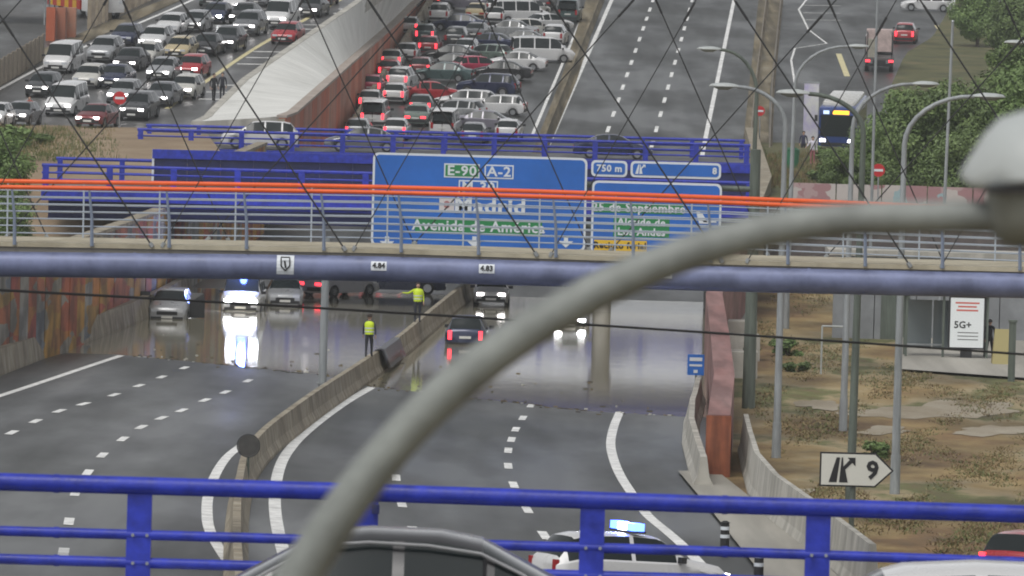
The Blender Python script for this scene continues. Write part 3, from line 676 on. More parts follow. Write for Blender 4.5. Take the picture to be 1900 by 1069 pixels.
# small plates on the tube
def tube_plate(px, w, h, name='height_plate'):
    c = P(px, py_at(TUBE, px) , D2) ; r0 = 24.5 / (FPX / D2) + .012
    b = MB(); n = 7; ang = h / r0
    for i in range(n):
        th = 0.25 + ang * (0.5 - i / (n - 1))
        for s_ in (-1, 1): b.v.append((c.x + s_ * w / 2, c.y - r0 * math.cos(th), c.z + r0 * math.sin(th)))
    b.f = [(2*i, 2*i + 1, 2*i + 3, 2*i + 2) for i in range(n - 1)]; b.mi = [0] * len(b.f)
    o = b.build(name, sign_white, fb); return c, r0, o
for px, s_ in ((703, '4.84'), (903, '4.83'), (1232, '4.81')):
    c, r0, o = tube_plate(px, 0.36, 0.22)
    t = inst(text_mesh(s_, 0.17, .003, 1.0, .006), 'lettering', o, rot=(R(90) - .25, 0, 0)); t.data.materials.append(sign_black)
    w = Vector((c.x, c.y - (r0 + .012) * math.cos(.25), c.z + (r0 + .012) * math.sin(.25))); t.location = w - fb.location
c, r0, o = tube_plate(530, 0.40, 0.50, 'emblem_plate')
sh = MB(); poly = [(-.10, .15), (.10, .15), (.10, -.05), (0, -.16), (-.10, -.05)]
w = Vector((c.x, c.y - (r0 + .02) * math.cos(.25), c.z + (r0 + .02) * math.sin(.25)))
for (a, b) in zip(poly, poly[1:] + poly[:1]):
    sh.tube([w + Vector((a[0], -a[1]*math.sin(.25)*-1*0, a[1])), w + Vector((b[0], 0, b[1]))], .016, 6)
sh.tube([w + Vector((-.02, 0, .07)), w + Vector((.01, 0, -.09))], .022, 6)
sh.build('emblem', sign_black, o, world=False)
o.children[0].location = -Vector(fb.location)

# ---- twin blue road bridges over the flooded dip
def girder_bridge(name, label, d, xl, xr, rail_px, deck_drop, depth, post_step, width, light):
    a, b = P(xl, py_at(rail_px, xl), d), P(xr, py_at(rail_px, xr), d)
    z = (a.z + b.z) / 2; za, zb_ = a.z, b.z; L = b.x - a.x
    root = empty(name, ((a.x + b.x)/2, d + width/2, z - deck_drop - depth), label, 'bridge')
    def seg(y0, y1, z0, z1, mt, nm, e=0.0):
        MB().hexa([(a.x + e, y0, za + z0), (b.x - e, y0, zb_ + z0), (b.x - e, y1, zb_ + z0), (a.x + e, y1, za + z0)],
                  [(a.x + e, y0, za + z1), (b.x - e, y0, zb_ + z1), (b.x - e, y1, zb_ + z1), (a.x + e, y1, za + z1)]).build(nm, mt, root)
    seg(d, d + width, -deck_drop - .35, -deck_drop, asphalt2, 'deck')
    seg(d - .25, d - .004, -deck_drop - .62, -deck_drop + .06, light, 'fascia')
    seg(d + .9, d + 1.2, -deck_drop - depth, -deck_drop - .353, blue_d, 'girder', .3)
    seg(d + .5, d + 1.6, -deck_drop - depth - .08, -deck_drop - depth - .003, blue_d, 'bottom_flange', .3)
    seg(d + width - 1.2, d + width - .9, -deck_drop - depth, -deck_drop - .353, blue_d, 'girder', .3)
    seg(d + width/2 - .15, d + width/2 + .15, -deck_drop - depth, -deck_drop - .353, blue_d, 'girder', .3)
    seg(d + .82, d + .897, -deck_drop - depth * .62, -deck_drop - depth * .55, light, 'stiffener', .3)
    for yy, e in ((d - .12, 1), (d + width + .05, 0)):
        for hz, rr in ((0, .085), (-.36, .05), (-.68, .05)):
            MB().tube([(a.x, yy, za + hz), (b.x, yy, zb_ + hz)], rr, 8).build('rail', blue, root, smooth=60)
        n = int(L / post_step)
        for i in range(n + 1):
            x = a.x + .2 + (L - .4) * i / n; zz = za + (zb_ - za) * i / n
            MB().box((x, yy, zz - deck_drop/2 - .02), (.30 if e else .26, .16, deck_drop - .02)).build('post', blue, root)
    return root, z - deck_drop
RA = [(255, 240), (1390, 270)]; RB = [(78, 306), (1398, 340)]
farbr, zfar = girder_bridge('girder_bridge', 'farther blue girder bridge carrying cars below the traffic jam', 470.0, 255, 1392, RA, 1.08, .62, 2.75, 11.0, blue)
nearbr, znear = girder_bridge('girder_bridge', 'nearer dark blue girder bridge just behind the motorway sign', 392.0, 78, 1398, RB, 1.08, 1.45, 2.9, 12.0, blue)
# solid dark blue screen along the far side of the nearer bridge
ds = 403.6; pa, pb2 = P(287, 277, ds), P(1392, 305, ds)
scr = MB(); npn = 18
for i in range(npn):
    x0 = pa.x + (pb2.x - pa.x) * i / npn; x1 = pa.x + (pb2.x - pa.x) * (i + 1) / npn; zt = pa.z + (pb2.z - pa.z) * (i + .5) / npn
    MB().box(((x0 + x1)/2, ds, (zt - .45 + znear + .003) / 2), (x1 - x0 - .012, .10, zt - .45 - znear - .003)).build('screen_panel', blue_d, nearbr)
MB().hexa([(pa.x - .1, ds - .16, pa.z - .45), (pb2.x + .1, ds - .16, pb2.z - .45), (pb2.x + .1, ds + .16, pb2.z - .45), (pa.x - .1, ds + .16, pa.z - .45)], [(pa.x - .1, ds - .16, pa.z), (pb2.x + .1, ds - .16, pb2.z), (pb2.x + .1, ds + .16, pb2.z), (pa.x - .1, ds + .16, pa.z)]).build('screen_cap', blue, nearbr)
MB().box((pa.x - .06, ds - .02, (pa.z + znear) / 2), (.10, .24, pa.z - znear - .01)).build('end_strip', sign_white, nearbr)
# concrete piers under both bridges, in line with the median barrier
for d, zz, root in ((470.0, zfar, farbr), (392.0, znear, nearbr)):
    for px in ((880, 1330) if d > 400 else (1120, 1330)):
        x = (px - 950) / FPX * d
        for yy in (d + 2.2, d + 9):
            z0 = z_main(x, yy) - .4; z1 = zz - (1.72 if d < 400 else .95)
            MB().tube([(x, yy, z0), (x, yy, z1)], .42, 14).build('pier', concrete_l, root, smooth=60)
        MB().box((x, d + 5.6, z1 + .05), (1.1, 10.2, .5)).build('pier_head', concrete_l, root)

# ---- overhead wire across the view, on two slim poles outside it
ow = empty('overhead_wire', P(-1400, 1000, 100), 'thin black overhead wire sagging across the view below the footbridge', 'wire')
MB().tube([P(x, 534 + x * .0628 + 1.2e-6 * (x - 950) ** 2 * 4, 100 + x * .004) for x in range(-1400, 3400, 200)], 0.016, 6).build('wire', cable_m, ow)
for x in (-1400, 3200):
    p = P(x, 534 + x * .0628, 100 + x * .004); MB().tube([(p.x, p.y, z_terrace(0, 0) - 1 if x < 0 else z_field(0, 100) - .5), (p.x, p.y, p.z + .4)], [.15, .1], 10).build('pole', pole_d, ow, smooth=60)

# ================================================================== MOTORWAY SIGN GANTRY
DG = 308.0; SG = FPX / DG
gp = G(1388, 757, z_field)
gan = empty('sign_gantry', (gp.x, DG, gp.z), 'cantilever gantry with large blue motorway direction signs reading Madrid', 'road sign')
MB().tube([(gp.x, DG + .5, gp.z - .5), (gp.x, DG + .5, 10.2)], [.26, .20], 14).build('post', pole_d, gan, smooth=60)
pl, pr_ = P(720, 372, DG), P(1360, 390, DG)
for dz in (-.8, .8):
    MB().tube([(pl.x, DG + .5, pl.z + dz), (gp.x, DG + .5, pr_.z + dz)], .11, 10).build('beam', pole_d, gan, smooth=60)
def panel(x0, y0, x1, y1, bg, border=True, rad=.22, th=.06, y=DG, bw=.085):
    """panel seen between pixel corners; world-upright plate with rounded corners"""
    c = P((x0 + x1)/2, (y0 + y1)/2, y); w = (x1 - x0)/(FPX/y); h = (y1 - y0)/(FPX/y)
    def rr(w_, h_, r_, yy):
        out = []
        for cx, cz, a0 in ((w_/2 - r_, h_/2 - r_, 0), (-w_/2 + r_, h_/2 - r_, 90), (-w_/2 + r_, -h_/2 + r_, 180), (w_/2 - r_, -h_/2 + r_, 270)):
            for k in range(5):
                an = R(a0 + k * 22.5); out.append((c.x + cx + r_*math.cos(an), yy, c.z + cz + r_*math.sin(an)))
        return out
    if border:
        o = MB().prism(rr(w, h, rad, y), (0, th, 0)).build('sign_panel', sign_white, gan)
        MB().prism(rr(w - 2*bw, h - 2*bw, max(.03, rad - bw*.6), y - .012), (0, .010, 0)).build('sign_face', bg, o, world=False)
        o.children[0].location = -Vector(gan.location)
    else: o = MB().prism(rr(w, h, min(rad, h*.3), y), (0, th, 0)).build('sign_panel', bg, gan)
    return o, c
def letters(s, px, py, size, parent, mt=sign_white, y=DG, dy=.03, sx=1.0, bold=.012, rot=0):
    me = text_mesh(s, size, .004, 1.08, bold); me.materials.append(mt)
    t = inst(me, 'lettering', parent, rot=(R(90), 0, 0), scale=(sx, 1, 1)); c = P(px, py, y)
    t.location = Vector((c.x, y - dy, c.z)) - Vector(gan.location); return t
def patch(x0, y0, x1, y1, mt, parent, dy=.020, y=DG, name='text_field'):
    c = P((x0 + x1)/2, (y0 + y1)/2, y); w = (x1 - x0)/(FPX/y); h = (y1 - y0)/(FPX/y)
    o = MB().box((c.x, y - dy, c.z), (w, .006, h)).build(name, mt, parent, world=False); o.location = -Vector(gan.location); return o
A_, _ = panel(690, 288, 1088, 462, sign_blue)
patch(824, 304, 890, 330, sign_white, A_); patch(826.5, 306.5, 887.5, 327.5, sign_green, A_, .026); letters('E-90', 857, 317.5, .52, A_, dy=.034, sx=1.12)
patch(899, 306, 953, 332, sign_white, A_); patch(901.5, 308.5, 950.5, 329.5, sign_blue, A_, .026); letters('A-2', 926, 319.5, .52, A_, dy=.034, sx=1.12)
patch(851, 335, 924, 361, sign_white, A_); patch(853.5, 337.5, 921.5, 358.5, sign_blue, A_, .026); letters('M-30', 887.5, 348, .52, A_, dy=.034, sx=1.1)
letters('Madrid', 909, 384, .80, A_, sx=1.12, bold=.028)
patch(815, 366, 843, 393, mat('crest_field', (0.62, 0.58, 0.58), .5), A_)
crest = MB(); cc = P(829, 379.5, DG)
crest.prism([(cc.x + .13*math.cos(R(k*45)), DG - .030, cc.z + .15*math.sin(R(k*45))) for k in range(8)], (0, .006, 0)); o = crest.build('crest', mat('crest_red', (0.40, 0.16, 0.16), .5), A_, world=False); o.location = -Vector(gan.location)
patch(770, 409, 1006, 433, sign_green, A_); letters('Avenida de América', 888, 421, .56, A_, dy=.032, sx=1.02)
for px in (718, 880, 1050):
    c = P(px, 449, DG); b = MB()
    b.prism([(c.x - .28, DG - .026, c.z + .03), (c.x + .28, DG - .026, c.z + .03), (c.x, DG - .026, c.z - .22)], (0, .006, 0)).box((c.x, DG - .022, c.z + .12), (.16, .006, .18))
    o = b.build('lane_arrow', sign_white, A_, world=False); o.location = -Vector(gan.location)
B_, _ = panel(1097, 298, 1164, 328, sign_blue, rad=.16); letters('750 m', 1130.5, 313, .36, B_)
C_, _ = panel(1170, 301, 1338, 331, sign_blue, rad=.16); letters('8', 1326, 318, .34, C_)
def exit_icon(px, py, h, parent, mt, y, base):
    c = P(px, py, y); b = MB(); k = h
    q = lambda pts: b.prism([(c.x + u*k, y, c.z + v*k) for u, v in pts], (0, .006, 0))
    q([(-.52, -.5), (-.20, -.5), (-.08, .5), (-.22, .5)]); q([(-.10, -.5), (.25, -.5), (.14, .02), (.42, .30), (.30, .40), (.06, .14), (.04, .5), (-.02, .5)])
    q([(.22, .5), (.54, .5), (.54, .16)])
    o = b.build('exit_symbol', mt, parent, world=False); o.location = -Vector(base); return o
exit_icon(1188, 314, .36, C_, sign_white, DG - .024, gan.location)
E_, _ = panel(1097, 338, 1338, 480, sign_blue)
patch(1102, 377, 1268, 396, sign_green, E_); letters('25 de Septiembre', 1185, 386.5, .46, E_, dy=.032)
patch(1138, 404, 1242, 440, sign_green, E_); letters('Alcalde de', 1190, 413, .40, E_, dy=.032); letters('Los Andes', 1190, 431, .40, E_, dy=.032)
patch(1102, 446, 1200, 466, sign_yellow, E_); letters('Recinto ferial', 1150, 456, .34, E_, mt=sign_black, dy=.032)
c = P(1300, 405, DG); b = MB(); b.prism([(c.x - .2, DG - .026, c.z + .3), (c.x + .05, DG - .026, c.z + .2), (c.x + .30, DG - .026, c.z - .2), (c.x - .05, DG - .026, c.z - .2)], (0, .006, 0)).box((c.x + .35, DG - .023, c.z - .1), (.5, .006, .1))
o = b.build('direction_arrow', sign_white, E_, world=False); o.location = -Vector(gan.location)

# ================================================================== STREET FURNITURE
def lamp_head(root, c, dx, s=1.0):
    """cobra-head luminaire: hood and bowl, long axis towards dx"""
    rings = []
    for t, w, h in ((0, .05, .05), (.12, .13, .09), (.35, .17, .13), (.7, .16, .12), (.92, .10, .08), (1.0, .02, .02)):
        rings.append([(c.x + dx * t * 1.0 * s, c.y + w * s * math.cos(a), c.z + max(-.02, h * s * math.sin(a))) for a in [2*math.pi*k/10 for k in range(10)]])
    MB().loft(rings).build('lamp_hood', lamp_white, root, smooth=50)
    rings = []
    for t, w, h in ((.2, .04, .02), (.35, .13, .10), (.65, .13, .10), (.85, .04, .02)):
        rings.append([(c.x + dx * t * s, c.y + w * s * math.cos(a), c.z - .022 - max(0, -h * s * math.sin(a))) for a in [2*math.pi*k/10 for k in range(10)]])
    MB().loft(rings).build('lamp_bowl', lamp_bowl, root, smooth=50)
def street_lamp(base, knee, head_end, zf, label, mt=pole_g, d=None, rbase=.13):
    b = G(base[0], base[1], zf) if d is None else P(base[0], base[1], d)
    y = b.y; k = P(knee[0], knee[1], y); h = P(head_end[0], head_end[1], y)
    z0 = zf(b.x, b.y) if d is None else b.z
    root = empty('street_lamp', (b.x, y, z0), label, 'street lamp', 'curved arm street lamps')
    sx = 1 if h.x > k.x else -1
    MB().tube([(b.x, y, z0 - .3), (b.x, y, z0 + 1.2)], [rbase * 1.25, rbase * 1.15], 12).build('base', mt, root, smooth=60)
    pts = [Vector((b.x, y, z0 + 1.15)), Vector((b.x + (k.x - b.x) * .6, y, z0 + (k.z - z0) * .6)), k]
    w = h.x - k.x; hz = h.z - k.z
    for a in range(1, 9):
        th = R(90) * a / 8
        pts.append(Vector((k.x + w * (1 - math.cos(th)), y, k.z + hz * math.sin(th))))
    rad = [rbase, rbase * .8, rbase * .62] + [rbase * (.60 - .018 * a) for a in range(8)]
    MB().tube(pts, rad, 12).build('pole', mt, root, smooth=60)
    lamp_head(root, Vector((h.x - sx * .05, y, h.z)), sx)
    return root
street_lamp((1440, 850), (1457, 235), (1368, 161), z_field, 'grey street lamp nearest the ramp barrier, its head left over the far lanes')
street_lamp((1660, 917), (1678, 270), (1808, 179), z_field, 'grey street lamp right of the exit 9 sign, arm curving right')
street_lamp((1564, 800), (1582, 240), (1695, 156), z_field, 'grey street lamp behind the dark sign post, arm curving right')
street_lamp((1577, 950), (1602, 250), (1500, 174), z_field, 'dark street lamp standing behind the exit 9 sign, arm curving left', pole_d)
street_lamp((1384, 700), (1404, 175), (1336, 92), z_field, 'street lamp by the pink topped wall, the highest head over the far lanes', pole_d)
street_lamp((1458, 610), (1475, 160), (1575, 86), z_field, 'far street lamp with its head reaching right beside the crane truck')
street_lamp((1960, 700), (1975, 150), (1905, 80), z_field, 'street lamp at the right edge whose head peeks in over the trees')
def mast(px, py, pt, zf, label, r=.09, mt=pole_g):
    b = G(px, py, zf); t = P(pt[0], pt[1], b.y)
    root = empty('mast', b, label, 'pole')
    MB().tube([(b.x, b.y, b.z - .3), tuple(t)], [r, r * .7], 10).build('shaft', mt, root, smooth=60)
    MB().box((b.x, b.y, b.z + .02), (r*4, r*4, .05)).build('foot_plate', galv, root)
    MB().tube([tuple(t), (t.x, t.y, t.z + .06)], [r*.85, r*.5], 10).build('cap', galv, root)
    return root
mast(1612, 560, (1630, -60), z_field, 'tall thin mast rising past the crane truck to the top of the view')
mast(1740, 640, (1768, 40), z_field, 'tall thin mast among the trees right of the crane truck')
# grey pole on the median barrier
b = G(598, 712, lambda x, y: z_wet(x, y) + .8)
pm = empty('median_pole', (b.x, b.y, .4), 'plain grey pole standing on the median barrier in the flood', 'pole')
t = P(606, 440, b.y); MB().tube([(b.x, b.y, .3), tuple(t)], [.155, .14], 14).build('shaft', pole_g, pm, smooth=60)
MB().box((b.x, b.y, b.z + .02), (.42, .30, .05)).build('base_plate', galv, pm)
# round sign seen from behind on the barrier
b = G(462, 915, z_main); t = P(461, 827, b.y)
rs = empty('round_sign', b, 'round traffic sign seen from behind on the bend of the median barrier', 'road sign')
MB().tube([(t.x, b.y + .05, b.z - .2), (t.x, b.y + .05, t.z + .2)], .04, 8).build('post', pole_d, rs, smooth=60)
rr_ = 21 / (FPX / b.y)
MB().tube([(t.x, b.y - .03, t.z), (t.x, b.y, t.z)], rr_ * .94, 28).build('plate', sign_back, rs)
MB().tube([(t.x + rr_ * math.cos(R(k * 12)), b.y - .02, t.z + rr_ * math.sin(R(k * 12))) for k in range(31)], .018, 6, caps=False).build('rim', trim, rs)
for dz in (-.12, .12): MB().box((t.x, b.y + .02, t.z + dz), (rr_*1.2, .03, .05)).build('bracket', galv, rs)
# exit 9 sign
D9 = 214.0; S9 = FPX / D9
c = P(1590, 872, D9)
ex = empty('exit_sign', (c.x, D9, z_field(c.x, D9)), 'white arrow shaped exit sign with black road symbol and the number 9', 'road sign')
MB().tube([(c.x - .1, D9 + .12, z_field(0, D9) - .3), (c.x - .1, D9 + .12, c.z + .4)], .075, 10).build('post', pole_d, ex, smooth=60)
w, h = 133 / S9, 64 / S9
def arrow(e, y): return [(c.x - w/2 - .04 + e, y, c.z - h/2 + e), (c.x + w*.26 - e*.4, y, c.z - h/2 + e), (c.x + w/2 + .03 - e*1.4, y, c.z), (c.x + w*.26 - e*.4, y, c.z + h/2 - e), (c.x - w/2 - .04 + e, y, c.z + h/2 - e)]
MB().prism(arrow(0, D9), (0, .05, 0)).build('plate', sign_black, ex)
MB().prism(arrow(.045, D9 - .012), (0, .01, 0)).build('sign_face', mat('sign_cream', (0.62, 0.62, 0.56), .5), ex)
exit_icon(1562, 872, .66, ex, sign_black, D9 - .022, ex.location)
me = text_mesh('9', .66, .004, 1, .022); me.materials.append(sign_black)
tt = inst(me, 'lettering', ex, rot=(R(90), 0, 0)); q = P(1619, 874, D9); tt.location = Vector((q.x, D9 - .02, q.z)) - Vector(ex.location)
# small blue sign at the wall
b = G(1290, 742, z_wet); q = P(1291, 677, b.y)
bs = empty('blue_sign', b, 'small blue and white sign on a post by the water edge', 'road sign')
MB().tube([(b.x, b.y + .06, b.z - .4), (b.x, b.y + .06, q.z + .3)], .035, 8).build('post', pole_d, bs, smooth=60)
MB().box((q.x, b.y, q.z), (.66, .04, .82)).build('plate', sign_blue, bs)
MB().box((q.x, b.y - .026, q.z + .22), (.5, .006, .14)).build('white_band', sign_white, bs)
MB().box((q.x, b.y - .026, q.z - .02), (.5, .006, .08)).build('white_band', sign_white, bs)
MB().box((q.x, b.y - .026, q.z - .26), (.16, .006, .12)).build('white_band', sign_white, bs)
# no-entry signs
def no_entry(px, py, base_y, zf, label, rad=.36):
    b = G(px - 1, base_y, zf); q = P(px, py, b.y)
    r = empty('no_entry_sign', b, label, 'road sign', 'no entry signs')
    MB().tube([(b.x, b.y + .05, b.z - .2), (q.x, b.y + .05, q.z + .2)], .04, 8).build('post', galv, r, smooth=60)
    MB().tube([(q.x, b.y - .02, q.z), (q.x, b.y, q.z)], rad, 24).build('disc', sign_red, r)
    MB().box((q.x, b.y - .026, q.z), (rad*1.4, .01, rad*.36)).build('white_bar', sign_white, r)
no_entry(222, 182, 238, z_upper, 'red no entry sign in front of the jam on the upper road', .40)
no_entry(1410, 206, 268, z_main, 'red no entry sign on the strip right of the empty far lanes', .34)
no_entry(1546, 211, 250, z_main, 'red no entry sign in front of the bus')
no_entry(1630, 316, 380, z_back, 'red no entry sign before the big trees', .34)
# striped marker posts by the near bridge
for px, py, lab in ((1344, 1030, 'black and white marker post standing between the railing bars'), (1407, 1085, 'lower black and white marker post beside the apron kerb')):
    b = G(px, py, z_field); r = empty('marker_post', b, lab, 'bollard')
    MB().tube([(b.x, b.y, b.z - .1), (b.x, b.y, b.z + .85)], [.13, .11], 12).build('shaft', trim, r, smooth=60)
    for dz in (.45, .66): MB().tube([(b.x, b.y, b.z + dz), (b.x, b.y, b.z + dz + .09)], .122, 12).build('reflective_band', sign_white, r)
    MB().tube([(b.x, b.y, b.z + .85), (b.x, b.y, b.z + .9)], [.14, .05], 12).build('cap', trim, r)

# ---- foreground street lamp: out of focus arm and head
DA = 15.0
ARM = smooth_px([(300, 1900), (395, 1400), (470, 1205), (555, 1069), (610, 985), (668, 903), (758, 795), (850, 710), (950, 634), (1050, 572), (1150, 520), (1250, 479), (1350, 446), (1450, 422), (1550, 409), (1650, 404), (1840, 402)], 3)
pts = [P(x, y, DA) for x, y in ARM]; n = len(pts)
fl = empty('foreground_lamp', (pts[0].x - .06, DA, z_main(0, DA)), 'large blurred street lamp with a long curved arm right in front of the camera', 'street lamp')
MB().tube([(pts[0].x - .06, DA, z_main(0, DA) - .4), (pts[0].x - .04, DA, 10)] + [tuple(pts[0])], [.085, .06, .046], 18).build('pole', lampgrey, fl, smooth=60)
MB().tube(pts, [.044 - .014 * i / (n - 1) for i in range(n)], 20).build('arm', lampgrey, fl, smooth=60)
# head: pale hood over a grey bowl, tip towards the arm
hood = []; 
for px, yt, yb, w in ((1783, 318, 330, .012), (1800, 290, 346, .05), (1825, 250, 352, .09), (1855, 219, 350, .125), (1900, 205, 348, .145), (1970, 204, 350, .15), (2060, 216, 352, .14), (2140, 260, 350, .10), (2180, 320, 345, .03)):
    a = P(px, yt, DA); b = P(px, yb, DA); cz = b.z + (a.z - b.z) * .12
    hood.append([(a.x, DA + w * math.cos(th), (cz + (a.z - cz) * math.sin(th)) if math.sin(th) >= 0 else (cz + (cz - b.z) * math.sin(th))) for th in [2*math.pi*k/20 for k in range(20)]])
MB().loft(hood).build('lamp_hood', lamp_white, fl, smooth=60)
bowl = []
for py, x0, x1, w in ((343, 1826, 2120, .135), (352, 1828, 2118, .135), (400, 1831, 2105, .125), (436, 1840, 2080, .105), (455, 1862, 2040, .06), (459, 1890, 2000, .02)):
    a, b = P(x0, py, DA), P(x1, py, DA); cx = (a.x + b.x)/2; hw = (b.x - a.x)/2
    bowl.append([(cx + hw * (abs(math.cos(th)) ** .6) * (1 if math.cos(th) > 0 else -1), DA + w * (abs(math.sin(th)) ** .6) * (1 if math.sin(th) > 0 else -1), a.z) for th in [2*math.pi*k/24 for k in range(24)]])
MB().loft(bowl).build('lamp_bowl', lamp_bowl, fl, smooth=60)
a, b = P(1824, 347, DA), P(2124, 352, DA); MB().box(((a.x + b.x)/2, DA, (a.z + b.z)/2 - .002), (b.x - a.x, .28, .012)).build('seal', trim, fl)
# ================================================================== VEHICLES
COL = {}
def paint(n):
    c = {'white': (.60, .60, .60), 'offwhite': (.52, .51, .47), 'silver': (.34, .35, .36), 'grey': (.15, .155, .165), 'darkgrey': (.055, .058, .062), 'black': (.014, .014, .016),
         'navy': (.018, .026, .07), 'red': (.36, .014, .022), 'darkred': (.17, .012, .016), 'crimson': (.40, .03, .075), 'teal': (.055, .095, .095), 'sage': (.16, .21, .18), 'beige': (.46, .38, .22),
         'blue': (.02, .05, .20), 'lilac': (.20, .19, .23)}[n]
    return mat('car_paint_' + n, c, 0.30, metal=0.0 if n in ('white', 'offwhite', 'red', 'beige', 'crimson') else 0.25, coat=0.5, rvar=0.06, scale=2.0)
TYPES = {
 # L, W, H, wheel radius, front axle x, rear axle x, top profile, belt profile, glass limits (rw0, rw1, ws1, ws0), pillars
 'hatch': dict(L=4.1, W=1.76, H=1.47, r=.31, xf=1.28, xr=-1.27,
    top=[(-2.05, .86), (-2.0, .98), (-1.93, 1.02), (-1.55, 1.40), (-1.2, 1.45), (-.4, 1.47), (.25, 1.42), (.45, 1.37), (1.12, .98), (1.35, .94), (1.85, .80), (2.0, .70), (2.05, .58)],
    belt=[(-2.05, .84), (-1.5, .96), (.9, .90), (1.9, .70), (2.05, .55)], g=(-1.95, -1.52, .42, 1.10), pil=(-.35, -1.22)),
 'sedan': dict(L=4.6, W=1.80, H=1.45, r=.32, xf=1.42, xr=-1.36,
    top=[(-2.3, .80), (-2.25, .96), (-1.75, 1.02), (-1.6, 1.04), (-.95, 1.38), (-.6, 1.44), (0, 1.45), (.3, 1.42), (.5, 1.36), (1.18, .97), (1.45, .93), (2.05, .78), (2.25, .68), (2.3, .55)],
    belt=[(-2.3, .78), (-1.6, .96), (.9, .90), (2.1, .68), (2.3, .52)], g=(-1.58, -.97, .48, 1.16), pil=(-.25, -1.02)),
 'suv': dict(L=4.5, W=1.86, H=1.66, r=.36, xf=1.38, xr=-1.32,
    top=[(-2.25, .95), (-2.2, 1.08), (-2.12, 1.14), (-1.78, 1.56), (-1.4, 1.64), (-.3, 1.66), (.35, 1.61), (.5, 1.56), (1.15, 1.12), (1.4, 1.08), (2.0, .96), (2.2, .82), (2.25, .66)],
    belt=[(-2.25, .93), (-1.6, 1.08), (.9, 1.02), (2.05, .82), (2.25, .62)], g=(-2.14, -1.76, .48, 1.13), pil=(-.3, -1.3)),
 'wagon': dict(L=4.75, W=1.82, H=1.50, r=.33, xf=1.45, xr=-1.35,
    top=[(-2.38, .86), (-2.32, 1.0), (-2.25, 1.04), (-1.85, 1.40), (-1.5, 1.48), (-.3, 1.50), (.3, 1.46), (.5, 1.40), (1.2, .98), (1.5, .94), (2.1, .80), (2.3, .70), (2.38, .56)],
    belt=[(-2.38, .84), (-1.8, .97), (.9, .91), (2.1, .70), (2.38, .54)], g=(-2.26, -1.83, .48, 1.18), pil=(-.3, -1.3)),
 'van': dict(L=4.9, W=1.92, H=1.95, r=.34, xf=1.55, xr=-1.45,
    top=[(-2.45, 1.0), (-2.43, 1.5), (-2.36, 1.86), (-2.2, 1.93), (-.5, 1.95), (.75, 1.92), (1.0, 1.86), (1.72, 1.16), (1.9, 1.10), (2.25, .98), (2.4, .82), (2.45, .66)],
    belt=[(-2.45, .98), (-2.0, 1.12), (1.2, 1.10), (2.2, .86), (2.45, .62)], g=(-2.44, -2.34, .98, 1.70), pil=(.45, -.75, -1.9)),
}
